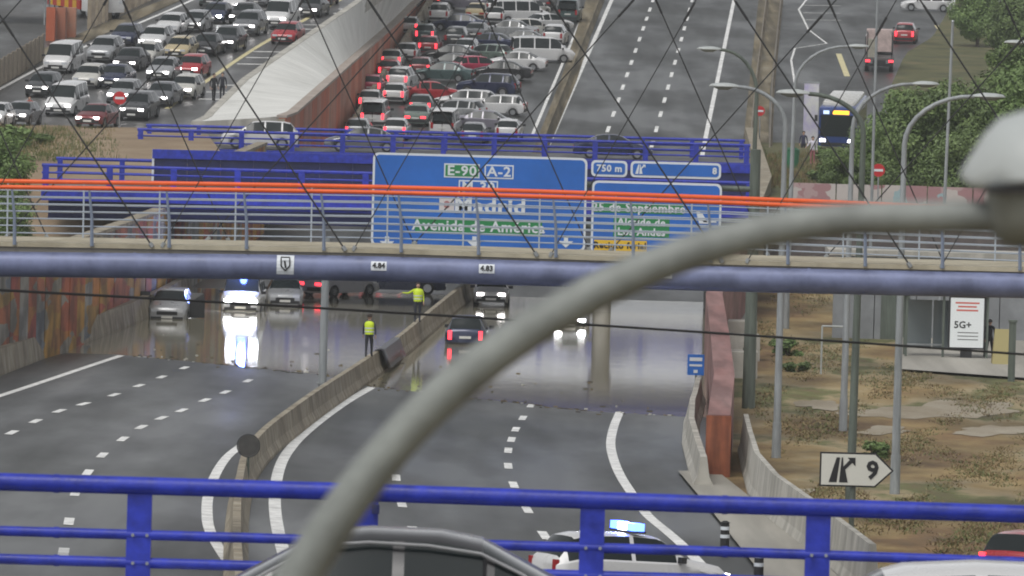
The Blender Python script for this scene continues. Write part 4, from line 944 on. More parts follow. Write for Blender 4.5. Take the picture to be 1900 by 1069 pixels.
def car_meshes(key):
    S = TYPES[key]; L, W = S['L'], S['W']; r = S['r']; RA_ = r + .07
    top = lambda x: lerp_list(x, [p[0] for p in S['top']], [p[1] for p in S['top']])
    belt = lambda x: min(lerp_list(x, [p[0] for p in S['belt']], [p[1] for p in S['belt']]), top(x) - .02)
    rw0, rw1, ws1, ws0 = S['g']
    xs = {round(p[0], 3) for p in S['top']} | {rw0, rw1, ws1, ws0, round((ws0 + ws1)/2, 3), round((rw0 + rw1)/2, 3)}
    for ax in (S['xf'], S['xr']):
        for k in (-1.0, -.9, -.6, 0, .6, .9, 1.0): xs.add(round(ax + RA_ * k, 3))
    for p in S['pil']: xs |= {round(p - .05, 3), round(p + .05, 3)}
    for k in range(1, 12): xs.add(round(-L/2 + L * k / 12, 3))
    xs = sorted(xs); xs = [x for i, x in enumerate(xs) if i == 0 or x - xs[i - 1] > .012]
    def half(x):
        t = abs(x) / (L / 2); return W/2 * (1 - .16 * max(0, (t - .72) / .28) ** 2)
    def ring(x):
        w = half(x); zb = .22 + .10 * max(0, (abs(x)/(L/2) - .85) / .15)
        for ax in (S['xf'], S['xr']):
            dx = abs(x - ax)
            if dx <= RA_ + 1e-6: zb = max(zb, r + math.sqrt(max(0, RA_**2 - dx**2)))
        t, b = top(x), belt(x); hc = t - b
        tum = .24 if key != 'van' else .13
        yr = w * (.92 - tum * min(1, hc / .5))
        b0 = max(b - .04, zb + .02); mid = max(zb + .01, .5 * (zb + b0))
        return [(x, 0, .24), (x, w * .82, min(zb, .24 + (zb - .24) * 0)), (x, w * .96, zb), (x, w, mid), (x, w * .985, b0), (x, w * .94, max(b, b0 + .01)), (x, yr, max(t - .055, b + .012)), (x, yr * .82, t - .012), (x, 0, t)]
    rings = [ring(x) for x in xs]; n = len(rings[0])
    sets = {k: MB() for k in ('body', 'windshield', 'rear_window', 'side_window', 'side_window2')}
    def quad(tg, q):
        b = sets[tg]; k = len(b.v); b.v += q; b.f.append(tuple(range(k, k + len(q)))); b.mi.append(0)
    for i in range(len(xs) - 1):
        xm = .5 * (xs[i] + xs[i + 1])
        for j in range(n - 1):
            tg = 'body'
            if j >= 6 and ws1 < xm < ws0: tg = 'windshield'
            elif j >= 6 and rw0 < xm < rw1: tg = 'rear_window'
            elif j == 5 and (rw0 + rw1)/2 < xm < (ws0 + ws1)/2 and not any(abs(xm - p) < .049 for p in S['pil']): tg = 'side'
            for sgn in (1, -1):
                q = [rings[i][j], rings[i + 1][j], rings[i + 1][j + 1], rings[i][j + 1]]
                q = [(p[0], p[1] * sgn, p[2]) for p in q]
                if sgn < 0: q.reverse()
                quad(('side_window' if sgn > 0 else 'side_window2') if tg == 'side' else tg, q)
    for rg, rev in ((rings[0], 0), (rings[-1], 1)):
        full = rg + [(p[0], -p[1], p[2]) for p in rg[-2:0:-1]]
        quad('body', full if rev else full[::-1])
    out = {}
    for k, b in sets.items():
        if key == 'van' and k == 'rear_window' and not b.f: continue
        me = bpy.data.meshes.new(key + '_' + k); me.from_pydata(b.v, [], b.f)
        bm = bmesh.new(); bm.from_mesh(me); bmesh.ops.remove_doubles(bm, verts=bm.verts[:], dist=.002)
        bmesh.ops.recalc_face_normals(bm, faces=bm.faces[:]) if k == 'body' else None
        bm.to_mesh(me); bm.free()
        me.materials.append(paint('white') if k == 'body' else glass)
        me.polygons.foreach_set('use_smooth', [True] * len(me.polygons)); me.set_sharp_from_angle(angle=R(38)); out[k] = me
    # rear window of a van: a plate on the upright tail
    lo, hi = L/2, top(L/2)
    def bx(c, s_): return MB().box(c, s_)
    e = lambda x: half(x)
    zb_ = belt(-L/2 + .1)
    if key in ('van', 'suv', 'hatch'): ts = (.10, .17, .40)
    else: ts = (.12, .38, .15)
    for sg, nm in ((1, 'tl0'), (-1, 'tl1')):
        zt = (zb_ - .13) if ts[2] < .3 else zb_ - .12
        out[nm] = bx((-L/2 + .035, sg * (e(-L/2) - ts[1]/2 - .015), zt), ts).mesh('tail_lamp', tail_off)
        zh = belt(L/2 - .12) - (.02 if key != 'van' else .02)
        out['hl' + nm[-1]] = bx((L/2 - .075, sg * (e(L/2) - .21), zh), (.16, .34, .14)).mesh('headlamp', head_off)
        out['mi' + nm[-1]] = MB().box((ws0 - .25, sg * (W/2 + .07), belt(ws0 - .25) + .07), (.13, .22, .14)).mesh('mirror', trim)
    out['grille'] = bx((L/2 + .002, 0, .50 if key != 'suv' else .60), (.03, W * .52, .16)).mesh('grille', trim)
    out['fb'] = bx((L/2 - .01, 0, .36), (.10, W * .80, .14)).mesh('front_bumper', trim)
    out['rb'] = bx((-L/2 + .01, 0, .42), (.10, W * .82, .20)).mesh('rear_bumper', trim)
    out['pf'] = bx((L/2 + .046, 0, .42), (.012, .52, .11)).mesh('front_plate', plate_m)
    out['pr'] = bx((-L/2 - .012, 0, .74 if key in ('suv', 'van') else .62), (.02, .52, .11)).mesh('rear_plate', plate_m)
    if key == 'van':
        out['rear_window'] = bx((-L/2 - .004, 0, 1.42), (.03, W * .66, .46)).mesh('rear_window', glass)
        out['vent'] = bx((-L/2 - .006, 0, 1.12), (.02, .04, 1.2)).mesh('door_seam', trim)
    t = MB(); nn = 22
    pr = [(r * .60, -.10), (r * .93, -.105), (r, -.07), (r, .07), (r * .93, .105), (r * .60, .10)]
    t.loft([[(p[0] * math.cos(2*math.pi*k/nn), p[1], p[0] * math.sin(2*math.pi*k/nn)) for p in pr] for k in list(range(nn)) + [0]], caps=False)
    out['tyre'] = t.mesh('tyre', black, 40)
    rm = MB(); rm.tube([(0, -.085, 0), (0, .085, 0)], r * .22, 12)
    for k in range(5):
        a = 2 * math.pi * k / 5
        rm.box((r * .38 * math.cos(a), 0, r * .38 * math.sin(a)), (r * .52, .16, r * .15), M=Matrix.Rotation(-a, 3, 'Y'))
    rm.loft([[(p[0] * math.cos(2*math.pi*k/20), p[1], p[0] * math.sin(2*math.pi*k/20)) for p in ((r*.56, -.09), (r*.63, -.09), (r*.63, .09), (r*.56, .09))] for k in list(range(20)) + [0]], caps=False)
    rm.tube([(0, -.03, 0), (0, .03, 0)], r * .58, 16)
    out['rim'] = rm.mesh('rim', chrome, 40)
    return out
MESH = {k: car_meshes(k) for k in TYPES}
PLACED = []
def seat(root, p, a, zf):
    """put a thing on the ground at p facing a degrees (0 = away from the camera, 90 = right)"""
    s_, c_ = math.sin(R(a)), math.cos(R(a)); e = 1.0
    gx = (zf(p.x + e, p.y) - zf(p.x - e, p.y)) / (2*e); gy = (zf(p.x, p.y + e) - zf(p.x, p.y - e)) / (2*e)
    nrm = Vector((-gx, -gy, 1)).normalized(); f = Vector((s_, c_, 0)); f = (f - nrm * f.dot(nrm)).normalized(); l = nrm.cross(f)
    mm = Matrix((f, l, nrm)).transposed()
    root.rotation_euler = mm.to_euler(); root.location = (p.x, p.y, zf(p.x, p.y))
def swap(o, mt):
    o.material_slots[0].link = 'OBJECT'; o.material_slots[0].material = mt; return o
def vehicle(key, px, py, a, colour, zf, label, lights='', group=None, cat=None, loc=None, name=None, sink=0.0, wh=None):
    S = TYPES[key]; M_ = MESH[key]
    if loc is None:
        g_ = G(px, py, z_wet if zf is z_main else zf); hd = abs(math.cos(R(a))) * S['L']/2 + abs(math.sin(R(a))) * S['W']/2
        p = Vector((g_.x + (g_.x / g_.y) * hd, g_.y + hd, 0))
    else: p = Vector(loc)
    nm = name or {'hatch': 'hatchback', 'sedan': 'sedan', 'suv': 'suv', 'wagon': 'estate_car', 'van': 'van'}[key]
    root = empty(nm, (0, 0, 0), label, cat or ('van' if key == 'van' else 'car'), group)
    zz = (lambda x, y: zf(x, y) - sink) if sink else zf
    seat(root, p, a, zz)
    PLACED.append((label, p.x, p.y, a, S['L'], S['W'], root))
    swap(inst(M_['body'], 'body', root), paint(colour))
    for k, n_ in (('windshield', 'windshield'), ('rear_window', 'rear_window'), ('side_window', 'side_windows'), ('side_window2', 'side_windows'), ('grille', 'grille'), ('fb', 'front_bumper'), ('rb', 'rear_bumper'), ('pf', 'licence_plate'), ('pr', 'licence_plate'), ('mi0', 'mirror'), ('mi1', 'mirror'), ('vent', 'door_seam')):
        if k in M_: inst(M_[k], n_, root)
    for k in ('hl0', 'hl1'):
        o = inst(M_[k], 'headlight', root)
        if 'H' in lights: swap(o, head_hot)
        elif 'h' in lights: swap(o, head_on)
    for k in ('tl0', 'tl1'):
        o = inst(M_[k], 'tail_light', root)
        if 't' in lights: swap(o, tail_on)
    for ax in (S['xf'], S['xr']):
        for sg in (1, -1):
            w = inst(M_['tyre'], 'wheel', root, (ax, sg * (S['W']/2 - .115), S['r'])); inst(M_['rim'], 'rim', w)
    return root
def blue_glow(root, x, z, e):
    l = bpy.data.lights.new('beacon_light', 'POINT'); l.energy = e; l.color = (.12, .22, 1.0); l.shadow_soft_size = .2
    o = bpy.data.objects.new('beacon_light', l); col.objects.link(o); o.parent = root; o.location = (x, 0, z)
JAM = 'cars stuck in the far traffic jam'; UPJ = 'cars queuing on the upper road'
R2 = [  # far jam, most seen from behind; some turned across the road
 ('suv', 817, 44, 4, 'white', '', 'white off-roader seen from behind at the top left of the far jam'),
 ('sedan', 852, 60, -80, 'navy', '', 'navy saloon turned sideways below the white off-roader, facing left'),
 ('hatch', 790, 80, 3, 'teal', 't', 'dark teal car with lit red tail lights beside the barrier, below the white off-roader'),
 ('suv', 848, 90, 6, 'darkgrey', '', 'charcoal off-roader seen from behind below the sideways navy saloon'),
 ('hatch', 797, 103, 4, 'red', 't', 'red hatchback with brake lights just right of the white hatchback by the barrier'),
 ('hatch', 757, 116, 3, 'white', '', 'white hatchback hugging the barrier halfway up the far jam'),
 ('hatch', 728, 129, 3, 'offwhite', 't', 'small off-white car at the barrier below the white hatchback'),
 ('sedan', 836, 119, -84, 'black', '', 'long black saloon turned sideways in the middle of the far jam'),
 ('sedan', 838, 136, -80, 'darkgrey', '', 'dark grey saloon sideways directly below the long black saloon'),
 ('sedan', 822, 153, -78, 'teal', '', 'dark teal saloon sideways just above the bright red saloon'),
 ('hatch', 888, 142, 66, 'crimson', '', 'crimson hatchback angled right at the edge of the sideways dark saloons'),
 ('hatch', 724, 149, 4, 'red', 't', 'red hatchback with glowing brake lights at the barrier, upper half of the jam'),
 ('suv', 748, 168, 12, 'white', 't', 'white off-roader left of the sideways dark teal saloon'),
 ('hatch', 734, 194, 4, 'white', 't', 'white hatchback with red lights left of the bright red saloon'),
 ('sedan', 802, 190, 82, 'red', '', 'bright red saloon turned sideways in the lower jam, nose to the right'),
 ('hatch', 688, 207, 3, 'white', 't', 'white hatchback at the barrier behind the nearest white van of the jam'),
 ('van', 696, 240, 4, 'white', 't', 'white van with red lights closest to the red wall above the blue bridge'),
 ('sedan', 776, 236, 5, 'sage', 't', 'grey green saloon with brake lights right of the white van by the wall'),
 ('suv', 906, 180, -74, 'navy', '', 'dark navy off-roader sideways on the open edge of the jam'),
 ('wagon', 862, 207, -82, 'white', '', 'white estate car sideways below the dark navy off-roader'),
 ('hatch', 846, 226, -70, 'silver', '', 'silver hatchback sideways just below the white estate car'),
 ('sedan', 905, 246, 100, 'lilac', '', 'grey lilac saloon sideways at the lower right corner of the jam'),
 ('van', 826, 258, 5, 'white', '', 'white van with a wide rear window in the bottom row of the jam'),
 ('hatch', 944, 264, 4, 'white', '', 'small white car alone at the bottom right by the white edge line'),
 ('sedan', 886, 40, 5, 'beige', '', 'beige saloon between the navy saloon and the white panel van'),
 ('hatch', 920, 46, 5, 'white', '', 'white hatchback left of the white panel van near the top'),
 ('van', 966, 46, 70, 'white', '', 'white panel van angled right below the box truck'),
 ('van', 1056, 43, 4, 'teal', '', 'teal grey van tight against the median at the top'),
 ('sedan', 1014, 60, 50, 'white', '', 'white saloon angled right below the teal grey van'),
 ('suv', 1030, 86, 6, 'white', '', 'white off-roader beside the median, above the white side-on van'),
 ('hatch', 981, 70, 60, 'offwhite', '', 'cream hatchback tucked in left of the white off-roader beside the median'),
 ('sedan', 944, 72, -75, 'silver', '', 'silver saloon sideways under the white panel van'),
 ('sedan', 968, 92, -78, 'grey', '', 'mid grey saloon sideways above the white side-on van'),
 ('sedan', 908, 97, -70, 'navy', '', 'navy saloon sideways left of the mid grey saloon'),
 ('van', 1006, 117, 82, 'white', '', 'white side-on van on the right edge of the jam, nose to the right'),
 ('sedan', 958, 132, -84, 'white', '', 'white saloon side-on with open road below it, facing left'),
 ('hatch', 904, 119, -60, 'sage', '', 'grey green hatchback left of the white side-on van'),
 ('hatch', 868, 108, 8, 'silver', '', 'silver hatchback behind the long black saloon'),
 ('sedan', 886, 78, 10, 'grey', '', 'mid grey saloon seen from behind right of the charcoal off-roader'),
 ('hatch', 802, 12, 3, 'red', 't', 'red hatchback with lit tail lights at the very top by the wall'),
 ('hatch', 833, 10, 3, 'beige', '', 'beige hatchback at the very top next to the red one'),
 ('sedan', 866, 20, -80, 'lilac', '', 'dark lilac saloon sideways near the very top'),
 ('sedan', 1010, 20, 5, 'darkgrey', '', 'dark grey saloon between the box truck and the teal grey van'),
]
for k, px, py, a, c, li, lab in R2: vehicle(k, px, py, a, c, z_main, lab, li, JAM)
L2 = [
 ('hatch', -8, 236, 188, 'white', 'h', 'white car half out of view at the left edge of the upper road'),
 ('hatch', 40, 234, 190, 'grey', 'h', 'grey hatchback with lit headlights at the left edge of the upper road'),
 ('van', 124, 218, 190, 'white', 'h', 'white van with dazzling lights beside the red fronted car'),
 ('hatch', 168, 166, 190, 'offwhite', '', 'pale hatchback between the big white van and the blue saloon'),
 ('van', 118, 138, 190, 'white', '', 'big white van with dark grille in the outer lane of the upper road'),
 ('sedan', 216, 166, 190, 'navy', 'h', 'dark blue saloon one car behind the red fronted car'),
 ('sedan', 181, 238, 193, 'darkred', 'h', 'dark red saloon at the head of the upper queue behind the no entry sign'),
 ('suv', 258, 226, 190, 'darkgrey', 'h', 'dark grey off-roader at the head of the queue right of the no entry sign'),
 ('sedan', 303, 200, 190, 'grey', 'h', 'grey saloon with lit headlights second in the right hand lane'),
 ('hatch', 358, 147, 190, 'red', 'h', 'small red car with lit headlights on the yellow line'),
 ('suv', 290, 97, 190, 'white', 'h', 'white off-roader halfway back in the upper queue'),
 ('hatch', 320, 67, 190, 'white', '', 'white hatchback directly behind the white off-roader on the upper road'),
 ('hatch', 272, 123, 190, 'offwhite', 'h', 'cream hatchback between the blue saloon and the white off-roader'),
 ('sedan', 306, 152, 190, 'silver', 'h', 'silver saloon behind the grey saloon in the right hand lane'),
 ('hatch', 364, 62, 190, 'silver', 'h', 'silver hatchback beside the white hatchback far back in the queue'),
 ('hatch', 336, 112, 190, 'beige', '', 'sand coloured hatchback behind the small red car'),
 ('suv', 424, 98, 190, 'darkgrey', 'h', 'dark off-roader near the hatched road stripes'),
 ('sedan', 386, 106, 190, 'black', '', 'black saloon between the sand hatchback and the dark off-roader'),
 ('suv', 464, 68, 190, 'grey', 'h', 'grey off-roader behind the dark off-roader by the hatched stripes'),
 ('van', 522, 54, 190, 'white', 'h', 'white van with lit headlights farthest right on the upper road'),
 ('sedan', 404, 46, 190, 'navy', 'hH', 'navy saloon with dazzling headlights at the back of the queue'),
 ('hatch', 440, 26, 190, 'white', 'H', 'white hatchback with dazzling headlights at the top of the queue'),
 ('sedan', 580, 34, 190, 'darkgrey', 'h', 'dark saloon with lit headlights beside the white bank'),
 ('hatch', 600, 12, 190, 'darkred', 'h', 'dark red hatchback at the very top beside the white bank'),
 ('van', 402, 14, 190, 'sage', '', 'green grey van at the very top of the upper road'),
 ('suv', 484, 14, 190, 'silver', 'h', 'silver off-roader at the very top behind the white van'),
]
for k, px, py, a, c, li, lab in L2: vehicle(k, px, py, a, c, z_upper, lab, li, UPJ)

def hits(px, py, a, key, zf):
    S = TYPES[key]; g_ = G(px, py, zf); hd = abs(math.cos(R(a))) * S['L']/2 + abs(math.sin(R(a))) * S['W']/2
    p = (g_.x * (1 + hd / g_.y), g_.y + hd)
    def corners(x, y, a, L, W): 
        f = (math.sin(R(a)), math.cos(R(a))); r_ = (f[1], -f[0]); return [(x + f[0]*i*L/2 + r_[0]*j*W/2, y + f[1]*i*L/2 + r_[1]*j*W/2) for i in (-1, 1) for j in (-1, 1)], f, r_
    ca, fa, ra = corners(p[0], p[1], a, S['L'] + .2, S['W'] + .15)
    for (_, x, y, b, L, W, _r) in PLACED:
        if abs(x - p[0]) + abs(y - p[1]) > 14: continue
        cb_, fb2, rb2 = corners(x, y, b, L, W); sep = False
        for ax in (fa, ra, fb2, rb2):
            A = [c[0]*ax[0] + c[1]*ax[1] for c in ca]; B = [c[0]*ax[0] + c[1]*ax[1] for c in cb_]
            if max(A) < min(B) or max(B) < min(A): sep = True; break
        if not sep: return True
    return False
FILL = [('hatch', 232, 196, 190, 'silver', 'h', 'silver hatchback squeezed in behind the dark grey off-roader at the head of the queue', z_upper, UPJ),
 ('hatch', 82, 182, 190, 'darkgrey', 'h', 'dark grey hatchback directly behind the white van by the left edge', z_upper, UPJ),
 ('sedan', 244, 134, 190, 'black', 'h', 'black saloon behind the dark blue saloon on the upper road', z_upper, UPJ),
 ('suv', 196, 118, 190, 'silver', '', 'silver off-roader right of the big white van', z_upper, UPJ),
 ('hatch', 346, 186, 190, 'offwhite', 'h', 'cream hatchback at the yellow line left of the two pedestrians', z_upper, UPJ),
 ('hatch', 236, 88, 190, 'navy', '', 'navy hatchback left of the white off-roader on the upper road', z_upper, UPJ),
 ('sedan', 462, 44, 190, 'black', 'h', 'black saloon between the navy saloon and the white van at the back', z_upper, UPJ),
 ('hatch', 534, 84, 190, 'red', '', 'red hatchback on the hatched stripes beside the white bank', z_upper, UPJ),
 ('hatch', 736, 262, 4, 'white', 't', 'white hatchback in the bottom row between the two white vans', z_main, JAM),
 ('hatch', 880, 270, 4, 'grey', '', 'mid grey hatchback in the bottom row right of the wide-window van', z_main, JAM),
 ('hatch', 690, 178, 3, 'crimson', 't', 'crimson hatchback at the barrier above the row of white cars', z_main, JAM),
 ('hatch', 783, 216, 4, 'darkgrey', 't', 'dark grey hatchback just below the bright red saloon', z_main, JAM),
 ('hatch', 768, 136, 4, 'darkred', 't', 'dark red hatchback left of the sideways dark grey saloon', z_main, JAM),
 ('hatch', 922, 216, -80, 'white', '', 'white hatchback sideways between the navy off-roader and the lilac saloon', z_main, JAM),
 ('hatch', 760, 66, 3, 'white', 't', 'white hatchback at the barrier left of the dark teal car', z_main, JAM),
 ('sedan', 930, 150, -84, 'black', '', 'black saloon sideways just below the white side-on saloon', z_main, JAM),
 ('hatch', 912, 24, 5, 'white', '', 'white hatchback left of the box truck at the top', z_main, JAM),
 ('hatch', 1004, 100, 70, 'silver', '', 'silver hatchback between the white off-roader and the white side-on van', z_main, JAM),
 ('hatch', 985, 34, 30, 'offwhite', '', 'cream hatchback right of the white panel van', z_main, JAM),
 ('hatch', 665, 262, 4, 'silver', 't', 'silver hatchback under the white van, nearest the red wall', z_main, JAM)]
for k, px, py, a, c, li, lab, zf, gr in FILL:
    for dx, dy in ((0, 0), (6, -3), (-6, 3), (10, 4), (-10, -4), (0, 8), (0, -8), (14, 8), (-14, -8)):
        if not hits(px + dx, py + dy, a, k, zf): vehicle(k, px + dx, py + dy, a, c, zf, lab, li, gr); break
    else: print('SKIP', lab)

# cars on the farther girder bridge
zb = const(zfar)
for k, px, d, a, c, lab in (('suv', 475, 474.5, -90, 'white', 'white off-roader driving left on the farther blue bridge'), ('sedan', 668, 474.6, -90, 'grey', 'mid grey saloon on the farther blue bridge behind the white off-roader'), ('sedan', 1130, 474.2, 90, 'navy', 'dark blue saloon on the farther blue bridge above the 750 m sign')):
    vehicle(k, 0, 0, a, c, zb, lab, '', 'cars crossing the farther bridge', loc=((px - 950) / FPX * d, d, 0))
# cars in and beyond the flood
zs = z_main
o1 = vehicle('suv', 318, 592, 183, 'silver', zs, 'silver off-roader stranded in the flood with both front doors open', '', sink=0.0)
for sg in (1, -1):   # open doors
    dm = MB(); S = TYPES['suv']
    dm.add([(.98, sg*.93, .35), (.80, sg*1.62, .35), (.80, sg*1.62, 1.05), (.98, sg*.93, 1.05), (.72, sg*1.56, 1.5), (.70, sg*.96, 1.5)], [(0, 1, 2, 3), (3, 2, 4, 5)])
    me = dm.mesh('open_door', trim); ob = inst(me, 'open_door', o1); so = ob.modifiers.new('thickness', 'SOLIDIFY'); so.thickness = .09
vehicle('hatch', 528, 568, 178, 'silver', zs, 'silver hatchback in the flood right of the flashing police van')
vehicle('sedan', 628, 552, 38, 'white', zs, 'white saloon with red lights at the far edge of the flood', 't')
vehicle('van', 735, 546, 88, 'navy', zs, 'dark blue van side-on behind the officer by the barrier', 't')
vehicle('suv', 868, 640, 3, 'navy', zs, 'dark blue off-roader stranded in the flood right of the barrier, seen from behind', 't')
vehicle('hatch', 912, 567, 181, 'white', zs, 'white hatchback with bright headlights in the flood behind the grey arm', 'h')
vehicle('sedan', 1058, 606, 181, 'silver', zs, 'saloon with dazzling headlights hidden behind the curved lamp arm', 'H')
pv = vehicle('van', 452, 578, 182, 'white', zs, 'white police van with flashing blue and white lights in the flood', 'H', name='police_van')
for y in (-.55, 0, .55):
    inst(MB().box((0.75, y, 2.06), (.22, .42, .16)).mesh('light_bar', blue_lit if y == 0 else white_lit), 'light_bar', pv)
inst(MB().box((0.75, 0, 1.965), (.3, 1.5, .05)).mesh('bar_base', trim), 'bar_base', pv)
inst(MB().box((2.47, 0, .86), (.03, 1.2, .16)).mesh('strobe', head_hot), 'strobe', pv)
blue_glow(pv, 1.2, 2.5, 350)
# police car just beyond the near railing
pc = vehicle('suv', 1165, 1128, 66, 'white', z_main, 'white police car with glowing blue roof light beyond the near blue railing', 'h', name='police_car')
inst(MB().box((-.1, 0, 1.70), (.34, 1.3, .05)).mesh('bar_base', trim), 'bar_base', pc)
inst(MB().box((-.1, .05, 1.78), (.24, .46, .20)).mesh('light_bar', white_lit), 'light_bar', pc)
inst(MB().box((-.1, .50, 1.79), (.26, .40, .22)).mesh('light_bar', blue_lit), 'light_bar', pc)
inst(MB().box((-.1, -.42, 1.79), (.26, .44, .22)).mesh('light_bar', blue_lit), 'light_bar', pc)
blue_glow(pc, -.1, 2.05, 30)
stripe = mat('police_blue_stripe', (0.03, 0.10, 0.30), .4)
for sg in (1, -1): inst(MB().box((-.1, sg*.936, .74), (2.6, .012, .10)).mesh('side_stripe', stripe), 'side_stripe', pc)
zr2 = z_field
vehicle('hatch', 1932, 1102, 30, 'red', zr2, 'red car partly in view at the bottom right corner', 't')
# cars on the near bridge, between camera and railing
zd = const(zdeck)
nc = vehicle('sedan', 0, 0, -90, 'black', zd, 'dark saloon with bright window line passing on the near bridge', 't', loc=(-1.15, 69.2, 0))
silver_trim = mat('window_trim_silver', (.55, .55, .56), .3, metal=.5)
for sg in (1, -1):   # bright trim round the side windows
    arc = [(.98, .80, 1.06), (.62, .73, 1.27), (.36, .69, 1.37), (0, .675, 1.40), (-.5, .68, 1.385), (-.95, .69, 1.33), (-1.3, .75, 1.17), (-1.58, .83, 1.0)]
    inst(MB().tube([(x, sg * (y + .012), z - .022) for x, y, z in arc], .015, 6).mesh('window_trim', silver_trim, 60), 'window_trim', nc)
    inst(MB().tube([(x, sg * (y + .03), z) for x, y, z in ((1.05, .84, .905), (-.3, .86, .925), (-1.58, .85, .955))], .014, 6).mesh('belt_trim', silver_trim, 60), 'belt_trim', nc)
vehicle('wagon', 0, 0, -90, 'white', zd, 'white car roof at the bottom right corner on the near bridge', '', loc=(3.6, 66.5, 0))

# ---- bus
def box_body(b, x0, x1, w, z0, z1, r=.18):
    rings = []
    for x, e in ((x0, .10), (x0 + .08, 0), (x1 - .25, 0), (x1 - .06, .04), (x1, .14)):
        hw = w/2 - e; zt = z1 - e * .9
        rings.append([(x, -hw, z0), (x, hw, z0), (x, hw, zt - r), (x, hw - r*.3, zt - r*.3), (x, hw - r, zt), (x, -hw + r, zt), (x, -hw + r*.3, zt - r*.3), (x, -hw, zt - r)])
    return b.loft(rings)
def wheels(root, r, w, axles):
    t = MB(); t.tube([(0, -.14, 0), (0, .14, 0)], r, 20); me = t.mesh('tyre', black, 40)
    q = MB(); q.tube([(0, -.15, 0), (0, .15, 0)], r * .55, 14); me2 = q.mesh('rim', chrome, 40)
    for ax in axles:
        for sg in (1, -1):
            o = inst(me, 'wheel', root, (ax, sg * (w/2 - .16), r)); inst(me2, 'rim', o)
def big(name, label, px, py, a, zf, L, W, cat, loc=None):
    root = empty(name, (0, 0, 0), label, cat)
    if loc is None:
        g_ = G(px, py, zf); hd = abs(math.cos(R(a))) * L/2 + abs(math.sin(R(a))) * W/2
        p = Vector((g_.x + (g_.x / g_.y) * hd, g_.y + hd, 0))
    else: p = Vector(loc)
    seat(root, p, a, zf); PLACED.append((label, p.x, p.y, a, L, W, root)); return root
bus = big('city_bus', 'blue and white city bus with orange route display beside the trees', 1562, 282, 186, z_main, 12, 2.55, 'bus')
m1 = box_body(MB(), -6, 6, 2.55, .35, 3.05).mesh('body', paint('blue'), 40); inst(m1, 'body', bus)
m1 = box_body(MB(), -5.4, 4.9, 2.2, 3.03, 3.34, .12).mesh('roof_box', paint('offwhite'), 40); inst(m1, 'roof_box', bus)
inst(MB().box((5.99, 0, 1.75), (.06, 2.2, 1.45)).mesh('windshield', glass), 'windshield', bus)
inst(MB().box((6.0, .25, 2.66), (.05, 1.1, .26)).mesh('route_display', mat('amber_display', (.3, .12, .01), .4, emit=(1, .42, .03), estr=2.5)), 'route_display', bus)
inst(MB().box((6.0, -.75, 2.66), (.05, .4, .24)).mesh('route_number', mat('white_display', (.4, .5, .7), .4, emit=(.6, .75, 1), estr=1.0)), 'route_number', bus)
for sg in (1, -1):
    for k in range(6): inst(MB().box((-4.7 + k * 1.75, sg * 1.262, 1.95), (1.6, .04, 1.05)).mesh('side_window', glass), 'side_window', bus)
    inst(MB().box((5.96, sg * .95, .75), (.08, .40, .22)).mesh('headlight', head_on), 'headlight', bus)
    inst(MB().box((6.15, sg * 1.42, 2.25), (.12, .2, .42)).mesh('mirror', trim), 'mirror', bus)
inst(MB().box((6.0, 0, .5), (.05, 2.1, .2)).mesh('bumper', trim), 'bumper', bus)
wheels(bus, .48, 2.5, (3.4, -3.2))
# ---- box truck in the jam
tr = big('box_truck', 'white box truck at the top of the far jam', 952, 18, 60, z_main, 6.4, 2.2, 'truck')
inst(MB().box((-1.0, 0, 2.0), (4.3, 2.2, 2.3)).mesh('cargo_box', paint('white')), 'cargo_box', tr)
inst(box_body(MB(), 1.25, 3.15, 2.05, .55, 2.4).mesh('cab', paint('offwhite'), 40), 'cab', tr)
inst(MB().box((3.12, 0, 1.72), (.08, 1.75, .62)).mesh('windshield', glass), 'windshield', tr)
inst(MB().box((0, 0, .62), (5.9, .9, .3)).mesh('chassis', trim), 'chassis', tr)
for sg in (1, -1):
    inst(MB().box((2.35, sg * 1.03, 1.72), (.9, .03, .6)).mesh('side_window', glass), 'side_window', tr)
    inst(MB().box((3.12, sg * .75, .85), (.08, .3, .18)).mesh('headlight', head_off), 'headlight', tr)
wheels(tr, .42, 2.1, (2.2, -1.8))
# ---- emergency truck parked at the upper left
ft = big('fire_truck', 'white, red and yellow emergency truck parked at the top left', 160, 38, 150, z_upper, 7.5, 2.5, 'truck')
yel = mat('emergency_yellow', (.62, .36, .02), .4); redp = mat('emergency_red', (.42, .03, .02), .4)
inst(MB().box((-1.2, 0, 2.25), (5.1, 2.5, 1.9)).mesh('cargo_box', paint('white')), 'cargo_box', ft)
inst(MB().box((-1.2, 0, .95), (5.12, 2.52, .66)).mesh('side_panel', redp), 'side_panel', ft)
for k in range(4): inst(MB().box((-3.2 + k * 1.25, 0, .93), (.6, 2.54, .6)).mesh('chevron', yel), 'chevron', ft)
inst(box_body(MB(), 1.5, 3.75, 2.4, .55, 2.7).mesh('cab', paint('white'), 40), 'cab', ft)
inst(MB().box((3.72, 0, 1.9), (.08, 2.0, .75)).mesh('windshield', glass), 'windshield', ft)
inst(MB().box((3.70, 0, .95), (.12, 2.2, .35)).mesh('front_panel', paint('white')), 'front_panel', ft)
for sg in (1, -1):
    inst(MB().box((3.73, sg * .85, 1.3), (.08, .3, .2)).mesh('headlight', head_off), 'headlight', ft)
    inst(MB().box((2.7, sg * 1.2, 1.95), (1.0, .04, .65)).mesh('side_window', glass), 'side_window', ft)
wheels(ft, .48, 2.4, (2.5, -2.4))
